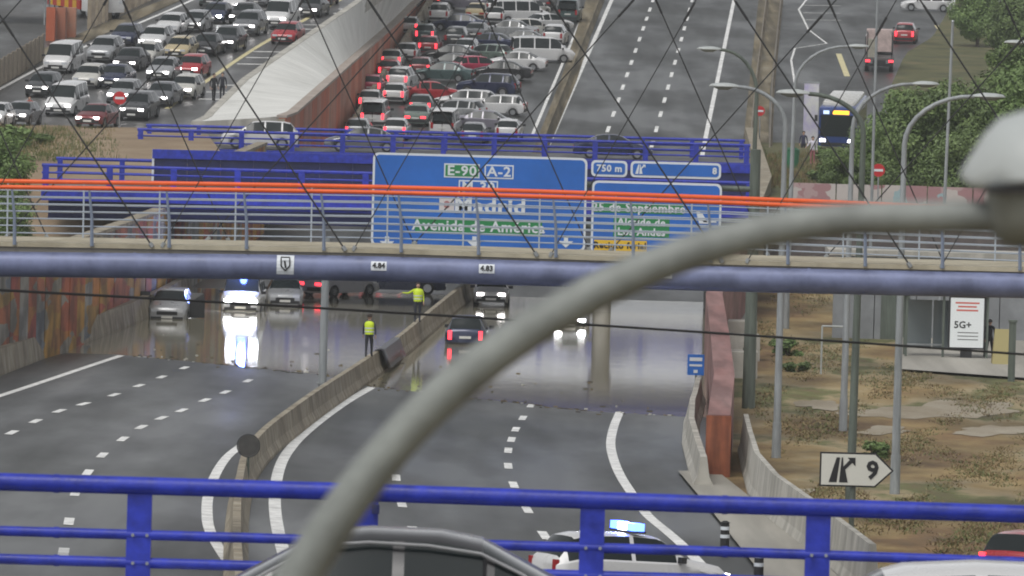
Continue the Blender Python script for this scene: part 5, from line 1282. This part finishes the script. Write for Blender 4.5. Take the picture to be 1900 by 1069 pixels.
# ---- truck with a crane body seen from behind, top right
ct = big('crane_truck', 'dark flatbed truck with a pale load and red lights seen from behind at top right', 1630, 134, 2, z_main, 7.5, 2.3, 'truck')
inst(MB().box((0, 0, .75), (7.2, 1.0, .35)).mesh('chassis', trim), 'chassis', ct)
inst(MB().box((-1.2, 0, 1.0), (4.8, 2.3, .16)).mesh('flatbed', mat('bed_grey', (.10, .09, .09), .7)), 'flatbed', ct)
inst(box_body(MB(), 1.7, 3.6, 2.2, .6, 2.5).mesh('cab', paint('darkgrey'), 40), 'cab', ct)
inst(MB().box((.6, 0, 2.2), (1.6, 2.0, 1.7)).mesh('load', mat('pink_tarp', (.48, .38, .36), .7, var=.2, scale=2)), 'load', ct)
inst(MB().box((-2.2, .55, 1.75), (1.2, .7, 1.4)).mesh('load', mat('grey_crate', (.36, .34, .28), .7, var=.2, scale=2)), 'load', ct)
for x, y in ((-3.5, .95), (-3.5, -.95), (1.4, .95), (1.4, -.95)): inst(MB().box((x, y, 1.95), (.08, .08, 1.8)).mesh('stake', trim), 'stake', ct)
inst(MB().box((-1.05, .95, 2.86), (5.0, .08, .08)).mesh('rack_bar', trim), 'rack_bar', ct); inst(MB().box((-1.05, -.95, 2.86), (5.0, .08, .08)).mesh('rack_bar', trim), 'rack_bar', ct)
for sg in (1, -1): inst(MB().box((-3.6, sg * .9, .85), (.08, .35, .18)).mesh('tail_light', tail_on), 'tail_light', ct)
inst(MB().box((-3.62, 0, .55), (.1, 2.1, .22)).mesh('rear_bumper', trim), 'rear_bumper', ct)
wheels(ct, .45, 2.2, (2.6, -1.6, -2.6))
vehicle('suv', 1680, 82, 6, 'red', z_main, 'red off-roader with lit tail lights right of the crane truck', 't')
vehicle('wagon', 1722, 22, -85, 'white', z_main, 'white estate car parked side-on at the top right')
# ================================================================== PEOPLE
def person(label, loc, yaw, top_c, leg_c, hair_c=(.03, .02, .015), stride=.0, arm=(0, 0), vest=None, h=1.75, skin=(.42, .26, .19), umbrella=None):
    """yaw: degrees, 0 = facing away from the camera"""
    s = h / 1.75; st = stride
    J = {'pel': (0, 0, .95, .125), 'wai': (0, .01, 1.08, .115), 'che': (0, .01, 1.28, .14), 'sho': (0, 0, 1.43, .10), 'nec': (0, .01, 1.51, .05), 'jaw': (0, .03, 1.57, .066), 'hed': (0, .02, 1.66, .092), 'crn': (0, .01, 1.72, .07),
         'nos': (0, .115, 1.635, .012), 'earL': (.088, .01, 1.64, .012), 'earR': (-.088, .01, 1.64, .012)}
    for sg, n in ((1, 'L'), (-1, 'R')):
        f = st * sg
        J['hip' + n] = (sg * .09, 0, .90, .10); J['kne' + n] = (sg * .10, f * .5 + .02, .50, .062); J['ank' + n] = (sg * .10, f, .10, .042); J['toe' + n] = (sg * .115, f + .15, .035, .038); J['hee' + n] = (sg * .10, f - .05, .04, .038)
        out, fw = arm if sg > 0 else (0, 0)
        J['acr' + n] = (sg * .19, 0, 1.42, .062); J['elb' + n] = (sg * (.25 + out * .18), -.03 + fw * .18 - f * .2, 1.14 + out * .14, .042)
        J['wri' + n] = (sg * (.26 + out * .44), .06 + fw * .38 - f * .45, .90 + out * .40 + fw * .25, .028); J['pal' + n] = (sg * (.265 + out * .53), .09 + fw * .44 - f * .5, .82 + out * .44 + fw * .28, .034)
    E = [('pel', 'wai'), ('wai', 'che'), ('che', 'sho'), ('sho', 'nec'), ('nec', 'jaw'), ('jaw', 'hed'), ('hed', 'crn'), ('hed', 'nos'), ('hed', 'earL'), ('hed', 'earR')]
    for n in 'LR': E += [('pel', 'hip' + n), ('hip' + n, 'kne' + n), ('kne' + n, 'ank' + n), ('ank' + n, 'toe' + n), ('ank' + n, 'hee' + n), ('sho', 'acr' + n), ('acr' + n, 'elb' + n), ('elb' + n, 'wri' + n), ('wri' + n, 'pal' + n)]
    # five fingers on each palm, unequal and slightly curled
    for sg, n in ((1, 'L'), (-1, 'R')):
        p = J['pal' + n]; d = Vector(p[:3]) - Vector(J['wri' + n][:3]); d.normalize()
        for k, (sp, ln) in enumerate(((-.030, .075), (-.010, .088), (.010, .082), (.030, .062))):
            a = Vector(p[:3]) + Vector((0, sp, 0)) + d * (ln * .6); b = a + d * (ln * .45) + Vector((-sg * .018, 0, 0))
            J[f'f{k}a' + n] = (a.x, a.y, a.z, .010); J[f'f{k}b' + n] = (b.x, b.y, b.z, .008); E += [('pal' + n, f'f{k}a' + n), (f'f{k}a' + n, f'f{k}b' + n)]
        a = Vector(p[:3]) + Vector((-sg * .01, .045, -.0)); b = a + d * .04 + Vector((-sg * .01, .015, 0))
        J['tha' + n] = (a.x, a.y, a.z, .011); J['thb' + n] = (b.x, b.y, b.z, .009); E += [('pal' + n, 'tha' + n), ('tha' + n, 'thb' + n)]
    names = list(J); me = bpy.data.meshes.new('figure'); me.from_pydata([Vector(J[k][:3]) * s for k in names], [(names.index(a), names.index(b)) for a, b in E], [])
    ob = bpy.data.objects.new('figure', me); col.objects.link(ob)
    sk = ob.modifiers.new('skin', 'SKIN'); sk.use_smooth_shade = True
    for i, k in enumerate(names):
        sv = me.skin_vertices[0].data[i]; sv.radius = (J[k][3] * s,) * 2; sv.use_root = (k == 'pel')
    ob.modifiers.new('sub', 'SUBSURF').levels = 1
    dg = bpy.context.evaluated_depsgraph_get(); m2 = bpy.data.meshes.new_from_object(ob.evaluated_get(dg)); bpy.data.objects.remove(ob)
    key = f'{top_c}{leg_c}'
    m2.materials.clear()
    for mm in (mat('skin_tone', skin, .6), mat('top_' + str(top_c), top_c, .8, var=.1, scale=12), mat('legs_' + str(leg_c), leg_c, .8), mat('shoe_leather', (.015, .013, .012), .5)): m2.materials.append(mm)
    pal = [Vector(J['pal' + n][:3]) * s for n in 'LR']
    for pl in m2.polygons:
        c = pl.center; z = c.z / s
        if any((c - q).length < .115 * s for q in pal): i = 0
        elif z > 1.505: i = 0
        elif z < .085: i = 3
        elif z < .93 and abs(c.x) < .21 * s: i = 2
        else: i = 1
        pl.material_index = i
    root = empty('person', loc, label, 'person', yaw=-R(yaw))
    inst(m2, 'body', root)
    hm = MB(); hc = Vector((0, .005, 1.675)) * s; rings = []
    for th in (0, 18, 36, 54, 72, 90, 108):
        rr = .107 * s * math.sin(R(th)) + .001; zz = .107 * s * math.cos(R(th))
        rings.append([(hc.x + rr * math.cos(a), hc.y - .012 + rr * math.sin(a) * (.8 if math.sin(a) > 0 and th > 60 else 1.0), hc.z + zz) for a in [2*math.pi*k/14 for k in range(14)]])
    inst(hm.loft(rings, caps=False).mesh('hair', mat('hair_' + str(hair_c), hair_c, .7), 60), 'hair', root)
    if vest:
        rings = []
        for z, rx, ry in ((.93, .185, .145), (1.05, .18, .14), (1.2, .20, .155), (1.34, .215, .155), (1.42, .20, .13), (1.475, .11, .09)):
            rings.append([(rx * s * math.cos(a), .005 + ry * s * math.sin(a), z * s) for a in [2*math.pi*k/16 for k in range(16)]])
        vo = inst(MB().loft(rings, caps=False).mesh('safety_vest', vest, 60), 'safety_vest', root)
        for z in (1.02, 1.16):
            rings = [[(rx * s * math.cos(a), .005 + ry * s * math.sin(a), zz * s) for a in [2*math.pi*k/16 for k in range(16)]] for zz, rx, ry in ((z, .203, .158), (z + .045, .203, .158))]
            inst(MB().loft(rings, caps=False).mesh('reflective_band', sign_white, 60), 'reflective_band', vo)
    return root
hivis = mat('high_visibility_yellow', (.62, .80, .03), .55, var=.08, scale=10)
ztop = lambda x, y: z_wet(x, y) + .88
p1 = G(684, 663, ztop); p2 = G(774, 598, ztop)
person('officer in yellow vest walking along the median barrier, seen from behind', p1, 5, (.025, .03, .045), (.02, .022, .03), stride=.14, vest=hivis)
person('officer in yellow jacket farther along the barrier, one arm stretched left', p2, 175, (.55, .72, .03), (.02, .024, .04), arm=(1, 0), vest=hivis)
tarp = MB(); q0, q1 = G(735, 628, ztop), G(702, 652, ztop); t_ = (q1 - q0).normalized(); nn = Vector((t_.y, -t_.x, 0))
rings = []
for k in range(7):
    c = q0.lerp(q1, k / 6); j = .02 * math.sin(k * 2.3)
    rings.append([c + nn * u + Vector((0, 0, w)) for u, w in ((-.46, -.72 + j), (-.30, -.35), (-.16, .02), (0, .06 + j), (.16, .02), (.30, -.35 + j), (.46, -.70)) ])
to = tarp.loft(rings, caps=False, closed=False).build('black_tarp', mat('black_plastic_sheet', (.012, .011, .015), .35), None, smooth=50); tag(to, 'black plastic sheet draped over the median barrier by the walking officer', 'tarp')
to.modifiers.new('thickness', 'SOLIDIFY').thickness = .02
b = G(1835, 668, z_field); person('person in dark clothes walking beside the poster at the bus shelter', b, 20, (.012, .012, .014), (.013, .013, .016), stride=.18)
b = G(1490, 292, z_main); person('person in dark clothes waiting on the verge by the slip road', b, 180, (.03, .03, .07), (.02, .02, .03))
b = G(1507, 306, z_back); person('person in a white top and plaid red bottoms on the right verge', b, 170, (.60, .58, .66), (.32, .12, .13), arm=(.4, .3))
b = G(412, 186, z_upper); person('person in dark clothes standing among the hatched stripes of the upper road', b, 190, (.02, .02, .03), (.015, .015, .02))
b = G(396, 188, z_upper); person('person in black beside the white bank, left of another in dark clothes', b, 150, (.012, .012, .015), (.012, .012, .014), stride=.1)
b = G(52, 228, z_upper); person('person in a red jacket between the grey hatchback and the white van', G(54, 232, z_upper), 185, (.36, .03, .02), (.03, .03, .04))

# ================================================================== BUS SHELTER AND CORNER
b = G(1755, 668, z_field); sx = FPX / b.y
sh = empty('bus_shelter', (b.x, b.y, b.z + .12), 'grey bus shelter with a bright poster panel beside the dirt field', 'bus shelter')
zb0 = b.z + .12
conc_g = mat('shelter_grey', (.22, .23, .24), .6, var=.15, scale=1)
for dx, dy in ((-1.75, 0), (-.15, 0), (1.75, 0), (-1.75, 1.5), (1.75, 1.5)): MB().box((b.x + dx, b.y + dy, zb0 + 1.35), (.10, .10, 2.7)).build('post', pole_d, sh)
MB().box((b.x, b.y + .75, zb0 + 2.76), (3.9, 1.9, .12)).build('roof', conc_g, sh)
for k in range(3): MB().box((b.x - 1.12 + k * 1.14, b.y + 1.52, zb0 + 1.35), (1.08, .03, 2.1)).build('glass_panel', mat('shelter_glass', (.18, .21, .22), .08), sh)
MB().box((b.x - .9, b.y + 1.1, zb0 + .48), (1.6, .4, .06)).build('bench', galv, sh)
pc_ = P(1794, 598, b.y - .05); pw, ph = 62 / sx, 92 / sx
pz = zb0 + .45 + ph/2
MB().box((pc_.x, b.y - .05, pz), (pw + .14, .16, ph + .14)).build('poster_frame', trim, sh)
po = MB().box((pc_.x, b.y - .14, pz), (pw, .02, ph)).build('poster', mat('poster_white', (.66, .68, .68), .3, emit=(.9, 1, 1), estr=.12), sh)
rt = mat('poster_red_print', (.62, .13, .10), .5)
for k, w_ in enumerate((.8, .62, .72)): MB().box((pc_.x, b.y - .153, pz + ph * (.40 - .075 * k)), (pw * w_ * .9, .004, .07)).build('print_line', rt, po, world=False).location = -Vector(sh.location)
me = text_mesh('5G+', .42, .002, 1, .01); me.materials.append(sign_black); tt = inst(me, 'lettering', po, rot=(R(90), 0, 0)); tt.location = Vector((pc_.x - .18, b.y - .155, pz - ph * .05)) - Vector(sh.location)
for k in range(3): MB().box((pc_.x + .05, b.y - .153, pz - ph * (.20 + .07 * k)), (pw * .62, .004, .035)).build('print_line', sign_back, po, world=False).location = -Vector(sh.location)
MB().box((pc_.x, b.y - .05, zb0 + .2), (.5, .16, .42)).build('poster_foot', trim, sh)
# grey kiosk walls behind the shelter
kb = G(1880, 640, z_field)
ki = empty('kiosk', (kb.x, kb.y + 3, kb.z), 'low grey panelled building behind the bus shelter at the right edge', 'building')
for k in range(9): MB().box((kb.x - 7.2 + k * 1.9, kb.y + 2, kb.z + 1.9), (1.86, .3, 3.8)).build('wall_panel', conc_g, ki)
MB().box((kb.x + .6, kb.y + 4, kb.z + 3.9), (18, 4.6, .25)).build('roof', concrete_l, ki)
MB().box((kb.x + .4, kb.y + 4.2, kb.z + 1.9), (16.6, 3.8, 3.78)).build('core', conc_g, ki)
MB().box((kb.x - 5.3, kb.y + 1.83, kb.z + 1.2), (1.3, .06, 2.4)).build('door', pole_d, ki)
# folding board on the pavement
b = G(1857, 680, z_field); fo = empty('folding_board', b, 'yellowish A shaped folding board on the pavement right of the walking person', 'board')
for sg in (1, -1):
    MB().hexa([(b.x - .4, b.y + sg*.45, b.z + .12), (b.x + .4, b.y + sg*.45, b.z + .12), (b.x + .4, b.y + sg*.49, b.z + .12), (b.x - .4, b.y + sg*.49, b.z + .12)], [(b.x - .3, b.y + sg*.03, b.z + 1.6), (b.x + .3, b.y + sg*.03, b.z + 1.6), (b.x + .3, b.y + sg*.07, b.z + 1.6), (b.x - .3, b.y + sg*.07, b.z + 1.6)]).build('leaf', mat('faded_yellow', (.36, .31, .14), .7), fo)
b = G(1876, 708, z_field); sp_ = empty('shelter_post', b, 'dark upright post in front of the kiosk at the right edge', 'post')
MB().box((b.x, b.y, b.z + 1.2), (.28, .28, 2.5)).build('shaft', pole_d, sp_); MB().box((b.x, b.y, b.z + 2.5), (.36, .36, .1)).build('cap', pole_d, sp_)
# small white frame in the field
b = G(1543, 695, z_field); fr = empty('goal_frame', b, 'thin white metal frame standing in the dirt field', 'frame')
w_ = 40 / (FPX / b.y)
for dx in (-w_/2, w_/2): MB().tube([(b.x + dx, b.y, b.z - .1), (b.x + dx, b.y, b.z + 2.0)], .04, 8).build('upright', lamp_white, fr)
MB().tube([(b.x - w_/2, b.y, b.z + 2.0), (b.x + w_/2, b.y, b.z + 2.0)], .04, 8).build('crossbar', lamp_white, fr)
# concrete planter blocks behind the pink wall
for k, (px, py) in enumerate(((1370, 700), (1376, 668), (1372, 640))):
    b = G(px, py, z_field); o = MB().box((b.x, b.y, b.z + .5), (1.5, 1.6, 1.2)).build('concrete_block', concrete_l, None, bevel=.04)
    tag(o, ('nearest', 'middle', 'farthest')[k] + ' of three pale concrete blocks behind the pink topped wall', 'block', 'concrete blocks by the wall')
# litter bin and electric cabinet at the right verge
b = G(1468, 312, z_back); o = empty('litter_bin', b, 'green bin on the verge left of the person in white', 'bin')
MB().tube([(b.x, b.y, b.z), (b.x, b.y, b.z + 1.1)], [.42, .5], 14).build('drum', mat('bin_green', (.03, .16, .08), .5), o, smooth=50); MB().tube([(b.x, b.y, b.z + 1.1), (b.x, b.y, b.z + 1.25)], [.53, .3], 14).build('lid', mat('bin_lid', (.02, .10, .05), .5), o)
b = G(1503, 268, z_main); o = empty('information_column', b, 'white and lilac banner column by the slip road below the bus', 'column')
MB().box((b.x, b.y, b.z + 2.1), (1.0, .35, 4.2)).build('panel', mat('lilac_banner', (.46, .42, .62), .6, color2=(.66, .66, .62), scale=.9), o); MB().box((b.x, b.y, b.z + .06), (1.3, .6, .14)).build('foot', concrete_l, o); MB().box((b.x, b.y, b.z + 4.25), (1.1, .4, .1)).build('cap', galv, o)

# ---- fences and walls at the top left
fw = empty('timber_fence', G(40, 135, z_upper), 'weathered fence of upright boards along the left edge of the upper road', 'fence')
fa, fb_ = G(-60, 195, z_upper), G(78, 112, z_upper)
wood = [ramp_mat('fence_board_' + n_, [(.3, c0), (.7, c1)], nscale=2, rough=.85) for n_, c0, c1 in (('a', (.22, .18, .13), (.34, .29, .22)), ('b', (.17, .14, .11), (.27, .23, .18)))]
n = 34
for i in range(n):
    p = fa.lerp(fb_, i / (n - 1)); t_ = (fb_ - fa).normalized(); z = z_upper(p.x, p.y)
    MB().hexa([p + t_ * u + Vector((v, 0, 0)) for u, v in ((-.45, 0), (.45, 0), (.45, .08), (-.45, .08))], [p + t_ * u + Vector((v, 0, 1.7 + .08 * (i % 2))) for u, v in ((-.45, 0), (.45, 0), (.45, .08), (-.45, .08))]).build('board', wood[i % 2], fw)
rb_ = G(100, 92, z_upper); rr2 = empty('brick_wall', rb_, 'rust red wall beside the emergency truck at the top left', 'wall')
for k in range(3): MB().box((rb_.x - .7 + k * .62, rb_.y + 8 + k*1.6, rb_.z + 1.5), (.61, 1.5, 2.6)).build('wall_panel', redwall[k % 3], rr2)
f2 = empty('iron_fence', G(240, 46, z_upper), 'brown upright fence right of the emergency truck', 'fence')
fa, fb_ = G(205, 55, z_upper), G(330, -5, z_upper)
for i in range(22):
    p = fa.lerp(fb_, i / 21); MB().box((p.x - 1.5, p.y, p.z + 1.0), (.28, .35, 2.2)).build('pale', wood[i % 2], f2)
gc = G(25, 70, z_upper); gn = empty('green_canopy', gc, 'green canopy over the fence at the top left corner', 'canopy')
MB().hexa([(gc.x - 5, gc.y + 12, gc.z + 2.6), (gc.x + 1.6, gc.y + 12, gc.z + 2.6), (gc.x + 1.6, gc.y + 18, gc.z + 3.4), (gc.x - 5, gc.y + 18, gc.z + 3.4)], [(gc.x - 5, gc.y + 12, gc.z + 2.75), (gc.x + 1.6, gc.y + 12, gc.z + 2.75), (gc.x + 1.6, gc.y + 18, gc.z + 3.55), (gc.x - 5, gc.y + 18, gc.z + 3.55)]).build('cover', mat('green_sheet', (.03, .17, .08), .6), gn)
for dx, dy in ((-4.8, 12.2), (1.4, 12.2), (1.4, 17.8), (-4.8, 17.8)): MB().tube([(gc.x + dx, gc.y + dy, gc.z), (gc.x + dx, gc.y + dy, gc.z + 2.65 + (.75 if dy > 15 else 0))], .06, 8).build('post', galv, gn)

# ================================================================== TREES AND PLANTS
leafm = []
for n_, c0, c1 in (('dark', (.065, .105, .03), (.17, .24, .075)), ('mid', (.08, .135, .036), (.19, .28, .085))):
    mm = mat('foliage_' + n_, c0, .6, color2=c1, scale=1.1, detail=6); leafm.append(mm)
bark = mat('tree_bark', (.07, .055, .04), .9, var=.3, scale=3)
def crown_mesh(seed, rx, rz, n, leaf, lobes=26):
    rnd = random.Random(seed); b = MB(); cl = []
    for _ in range(lobes):
        while True:
            v = Vector((rnd.uniform(-1, 1), rnd.uniform(-1, 1), rnd.uniform(-1, 1)))
            if .25 < v.length < 1: break
        cl.append((Vector((v.x * rx * .78, v.y * rx * .78, v.z * rz * .8)), rnd.uniform(.22, .40) * rx))
    for _ in range(n):
        c, r_ = rnd.choice(cl)
        d = Vector((rnd.gauss(0, 1), rnd.gauss(0, 1), rnd.gauss(0, 1))).normalized()
        p = c + d * r_ * (rnd.uniform(.35, 1.08)); s_ = leaf * rnd.uniform(.6, 1.3)
        nn = (d + Vector((rnd.uniform(-.8, .8), rnd.uniform(-.8, .8), rnd.uniform(-.3, .9)))).normalized()
        a = nn.orthogonal().normalized(); a = Matrix.Rotation(rnd.uniform(0, 6.28), 3, nn) @ a; e = nn.cross(a)
        k = len(b.v); b.v += [tuple(p - a * s_), tuple(p + e * s_ * .45), tuple(p + a * s_), tuple(p - e * s_ * .45)]; b.f.append((k, k + 1, k + 2, k + 3)); b.mi.append(0)
    me = bpy.data.meshes.new('crown'); me.from_pydata(b.v, [], b.f); return me, cl
CROWNS = [crown_mesh(11 + i, 3.6, 3.6, 24000, .15, 34) for i in range(3)]
BUSH = [crown_mesh(31 + i, 1.2, .8, 2200, .14, 12) for i in range(2)]
for (me, _), mm in zip(CROWNS + BUSH, (leafm[0], leafm[1], leafm[0], leafm[1], leafm[0])): me.materials.append(mm)
def tree(b, h, rad, label, v=0, name='broadleaf_tree', mt=None):
    root = empty(name, b, label, 'tree', 'trees'); me, cl = CROWNS[v]
    s_ = rad / 3.6; cz = h - 3.3 * s_; rnd = random.Random(int(b.x * 31 + b.y))
    c = inst(me, 'crown', root, (0, 0, cz), (0, 0, rnd.uniform(0, 6.28)), (s_, s_, s_ * rnd.uniform(.9, 1.1)))
    if mt: swap(c, mt)
    t = MB(); t.tube([(0, 0, -.3), (.05, .03, cz * .5), (0, .1, cz * .85), (.1, 0, cz + .4 * s_)], [.24 * s_, .19 * s_, .15 * s_, .06 * s_], 8)
    inst(t.mesh('trunk', bark, 60), 'trunk', root)
    lm = MB()
    for q, r_ in cl[:10]: lm.tube([(0, .05, cz * .72), tuple(Vector((q.x * .45 * s_, q.y * .45 * s_, cz + q.z * s_ * .4))), tuple(Vector((q.x * s_, q.y * s_, cz + q.z * s_)))], [.09 * s_, .06 * s_, .02 * s_], 6)
    inst(lm.mesh('limbs', bark, 60), 'limbs', root)
for k, (px, py, y, rad, v, lab) in enumerate((
    (1608, 298, 434, 1.9, 1, 'leafy tree below the bus, leftmost of the big trees'), (1560, 318, 433, 1.5, 0, 'small tree at the left end of the faded graffiti wall'), (1665, 250, 444, 2.7, 1, 'broad light green tree below the crane truck'), (1735, 246, 434, 3.0, 0, 'big dark tree in the middle of the tree group'),
    (1810, 232, 444, 3.1, 2, 'tall dark tree above the foreground lamp hood'), (1890, 232, 436, 3.2, 1, 'broad tree at the right edge behind the lamp hood'), (1665, 318, 431, 2.1, 2, 'low bushy tree right above the faded graffiti wall'),
    (1795, 312, 430, 2.3, 0, 'low dark tree left of the foreground lamp hood'), (1895, 120, 480, 2.4, 2, 'dark tree at the upper right edge'))):
    c = P(px, py, y); zb1 = z_back(c.x, y); tree(Vector((c.x, y, zb1)), c.z + rad * .85 - zb1, rad, lab, v)
for k, (px, py, y, rad, v, lab) in enumerate(((1880, 42, 640, 2.8, 0, 'dark tree in the top right corner'), (1815, 18, 660, 2.4, 1, 'tree at the top edge right of the parked white car'))):
    c = P(px, py, y); zb1 = z_main(c.x, y); tree(Vector((c.x, y, zb1)), max(3.6, c.z + rad * .85 - zb1), rad, lab, v)
for px, py, y, rad, v, lab in ((2, 312, 372, 1.9, 1, 'round green tree at the left edge below the upper road'), (6, 398, 366, 1.8, 1, 'leafy green tree at the left edge behind the footbridge rail'), (-45, 350, 378, 2.6, 0, 'tree mostly outside the left edge')):
    c = P(px, py, y); zb1 = z_terrace(c.x, y); tree(Vector((c.x, y, zb1)), max(3.0, c.z + rad * .85 - zb1), rad, lab, v)
c = P(235, 10, 640)
def bush(px, py, zf, sc, v, label):
    b = G(px, py, zf); r_ = empty('bush', b, label, 'bush', 'bushes'); inst(BUSH[v][0], 'foliage', r_, (0, 0, .38 * sc), (0, 0, px * .7), (sc, sc, sc * .6))
    t = MB()
    for q, rr in BUSH[v][1][:6]: t.tube([(0, 0, -.1), tuple(Vector((q.x * sc, q.y * sc, q.z * sc + .55 * sc)))], [.04 * sc, .01], 5)
    inst(t.mesh('stems', bark), 'stems', r_)
for px, py, zf, sc, v, lab in ((1462, 660, z_field, .8, 0, 'green bush in the dirt field left of the white frame'), (1475, 690, z_field, .55, 1, 'low green bush just below another in the dirt field'), (1620, 850, z_field, .6, 0, 'small green bush behind the exit 9 sign'), (1545, 345, z_back, 1.3, 1, 'bush at the left end of the faded graffiti wall'), (1520, 300, z_back, 1.0, 0, 'bush below the person in white'),
    (20, 275, z_upper, 1.3, 0, 'bush on the earth left of the upper road queue'), (70, 268, z_upper, .9, 1, 'smaller bush on the earth below the grey hatchback'), (1600, 330, z_back, 1.5, 0, 'dense bush under the leftmost big tree'), (1700, 335, z_back, 1.6, 1, 'dense bush under the trees behind the no entry mast')): bush(px, py, zf, sc, v, lab)
# rough grass and weeds of the field, one uncountable mass
def grass(name, label, n, region, zf, hh, mts, seed):
    rnd = random.Random(seed); b = MB()
    for _ in range(n):
        px, py = region(rnd); g_ = G(px, py, zf); h_ = hh * rnd.uniform(.5, 1.4)
        b.cur = rnd.randrange(len(mts))
        for _k in range(5):
            x, y = g_.x + rnd.gauss(0, .16), g_.y + rnd.gauss(0, .3); a = rnd.uniform(0, 6.28); w_ = .025
            z = zf(x, y); lx, ly = rnd.gauss(0, .10), rnd.gauss(0, .10)
            b.add([(x - w_*math.cos(a), y - w_*math.sin(a), z), (x + w_*math.cos(a), y + w_*math.sin(a), z), (x + lx, y + ly, z + h_)], [(0, 1, 2)])
    me = bpy.data.meshes.new(name); me.from_pydata(b.v, [], b.f)
    for mm in mts: me.materials.append(mm)
    me.polygons.foreach_set('material_index', b.mi); o = bpy.data.objects.new(name, me); col.objects.link(o); tag(o, label, 'grass', kind='stuff')
straw = mat('dry_straw', (.24, .19, .09), .8); gr_ = mat('weed_green', (.10, .125, .04), .8); br_ = mat('dead_weed', (.13, .085, .04), .8)
def reg1(r):
    while True:
        x, y = r.uniform(1400, 1900), r.uniform(540, 1060)
        if x < 1400 + max(0, (y - 760) * .55): continue
        n_ = math.sin(x * .021 + 1) * math.sin(y * .05 + x * .008) + math.sin(x * .06) * .5 * math.sin(y * .11)
        if r.random() < .12 + .9 * n_: return x, y
grass('field_grass', 'dry straw and weeds growing over the dirt field', 5200, reg1, z_field, .085, [straw, gr_, br_, straw], 5)
grass('verge_grass', 'dry weeds on the verge in front of the big trees', 900, lambda r: (r.uniform(1405, 1560), r.uniform(285, 350)), z_back, .35, [straw, gr_, br_], 6)
grass('bank_grass', 'green weeds on the bare earth below the upper road', 900, lambda r: (r.uniform(0, 240) * r.uniform(.2, 1), r.uniform(238, 300)), z_upper, .28, [gr_, straw, gr_], 8)
# twigs, leaves and scraps washed up along the water's edge
rn = random.Random(77); db = MB(); dm = [mat('wet_twig', (.05, .04, .028), .7), mat('sodden_leaf', (.16, .12, .06), .7), mat('plastic_scrap', (.55, .55, .52), .5)]
for _ in range(200):
    x = rn.uniform(-16, 6.6); y = waterline(x) + rn.choice((rn.gauss(0, .8), rn.gauss(0, .8), rn.uniform(-4, 22)))
    z = max(z_main(x, y), 0) + .006; a = rn.uniform(0, 3.14); l, w = rn.uniform(.04, .24), rn.uniform(.02, .07); db.cur = rn.choice((0, 0, 1, 1, 2)) if l < .2 else 0
    c, s_ = math.cos(a), math.sin(a)
    db.box((x, y, z + .012), (l, w, .03), yaw=a)
me = db.mesh('flood_debris', dm); o = bpy.data.objects.new('flood_debris', me); col.objects.link(o); tag(o, 'twigs, leaves and scraps washed up along the edge of the flood', 'debris', kind='stuff')

# ================================================================== RAINY AIR
hb = MB().box((0, 2750, 20.5), (8200, 6800, 49)); me = hb.mesh('haze', bpy.data.materials.new('rain_haze'))
hm_ = me.materials[0]; hm_.use_nodes = True; nt = hm_.node_tree; nt.nodes.clear()
ho = nt.nodes.new('ShaderNodeOutputMaterial'); pv_ = nt.nodes.new('ShaderNodeVolumePrincipled')
pv_.inputs['Color'].default_value = (.86, .89, .90, 1); pv_.inputs['Density'].default_value = 0.00018; pv_.inputs['Anisotropy'].default_value = 0.2
nt.links.new(pv_.outputs[0], ho.inputs['Volume'])
o = bpy.data.objects.new('haze', me); col.objects.link(o); tag(o, kind='stuff')
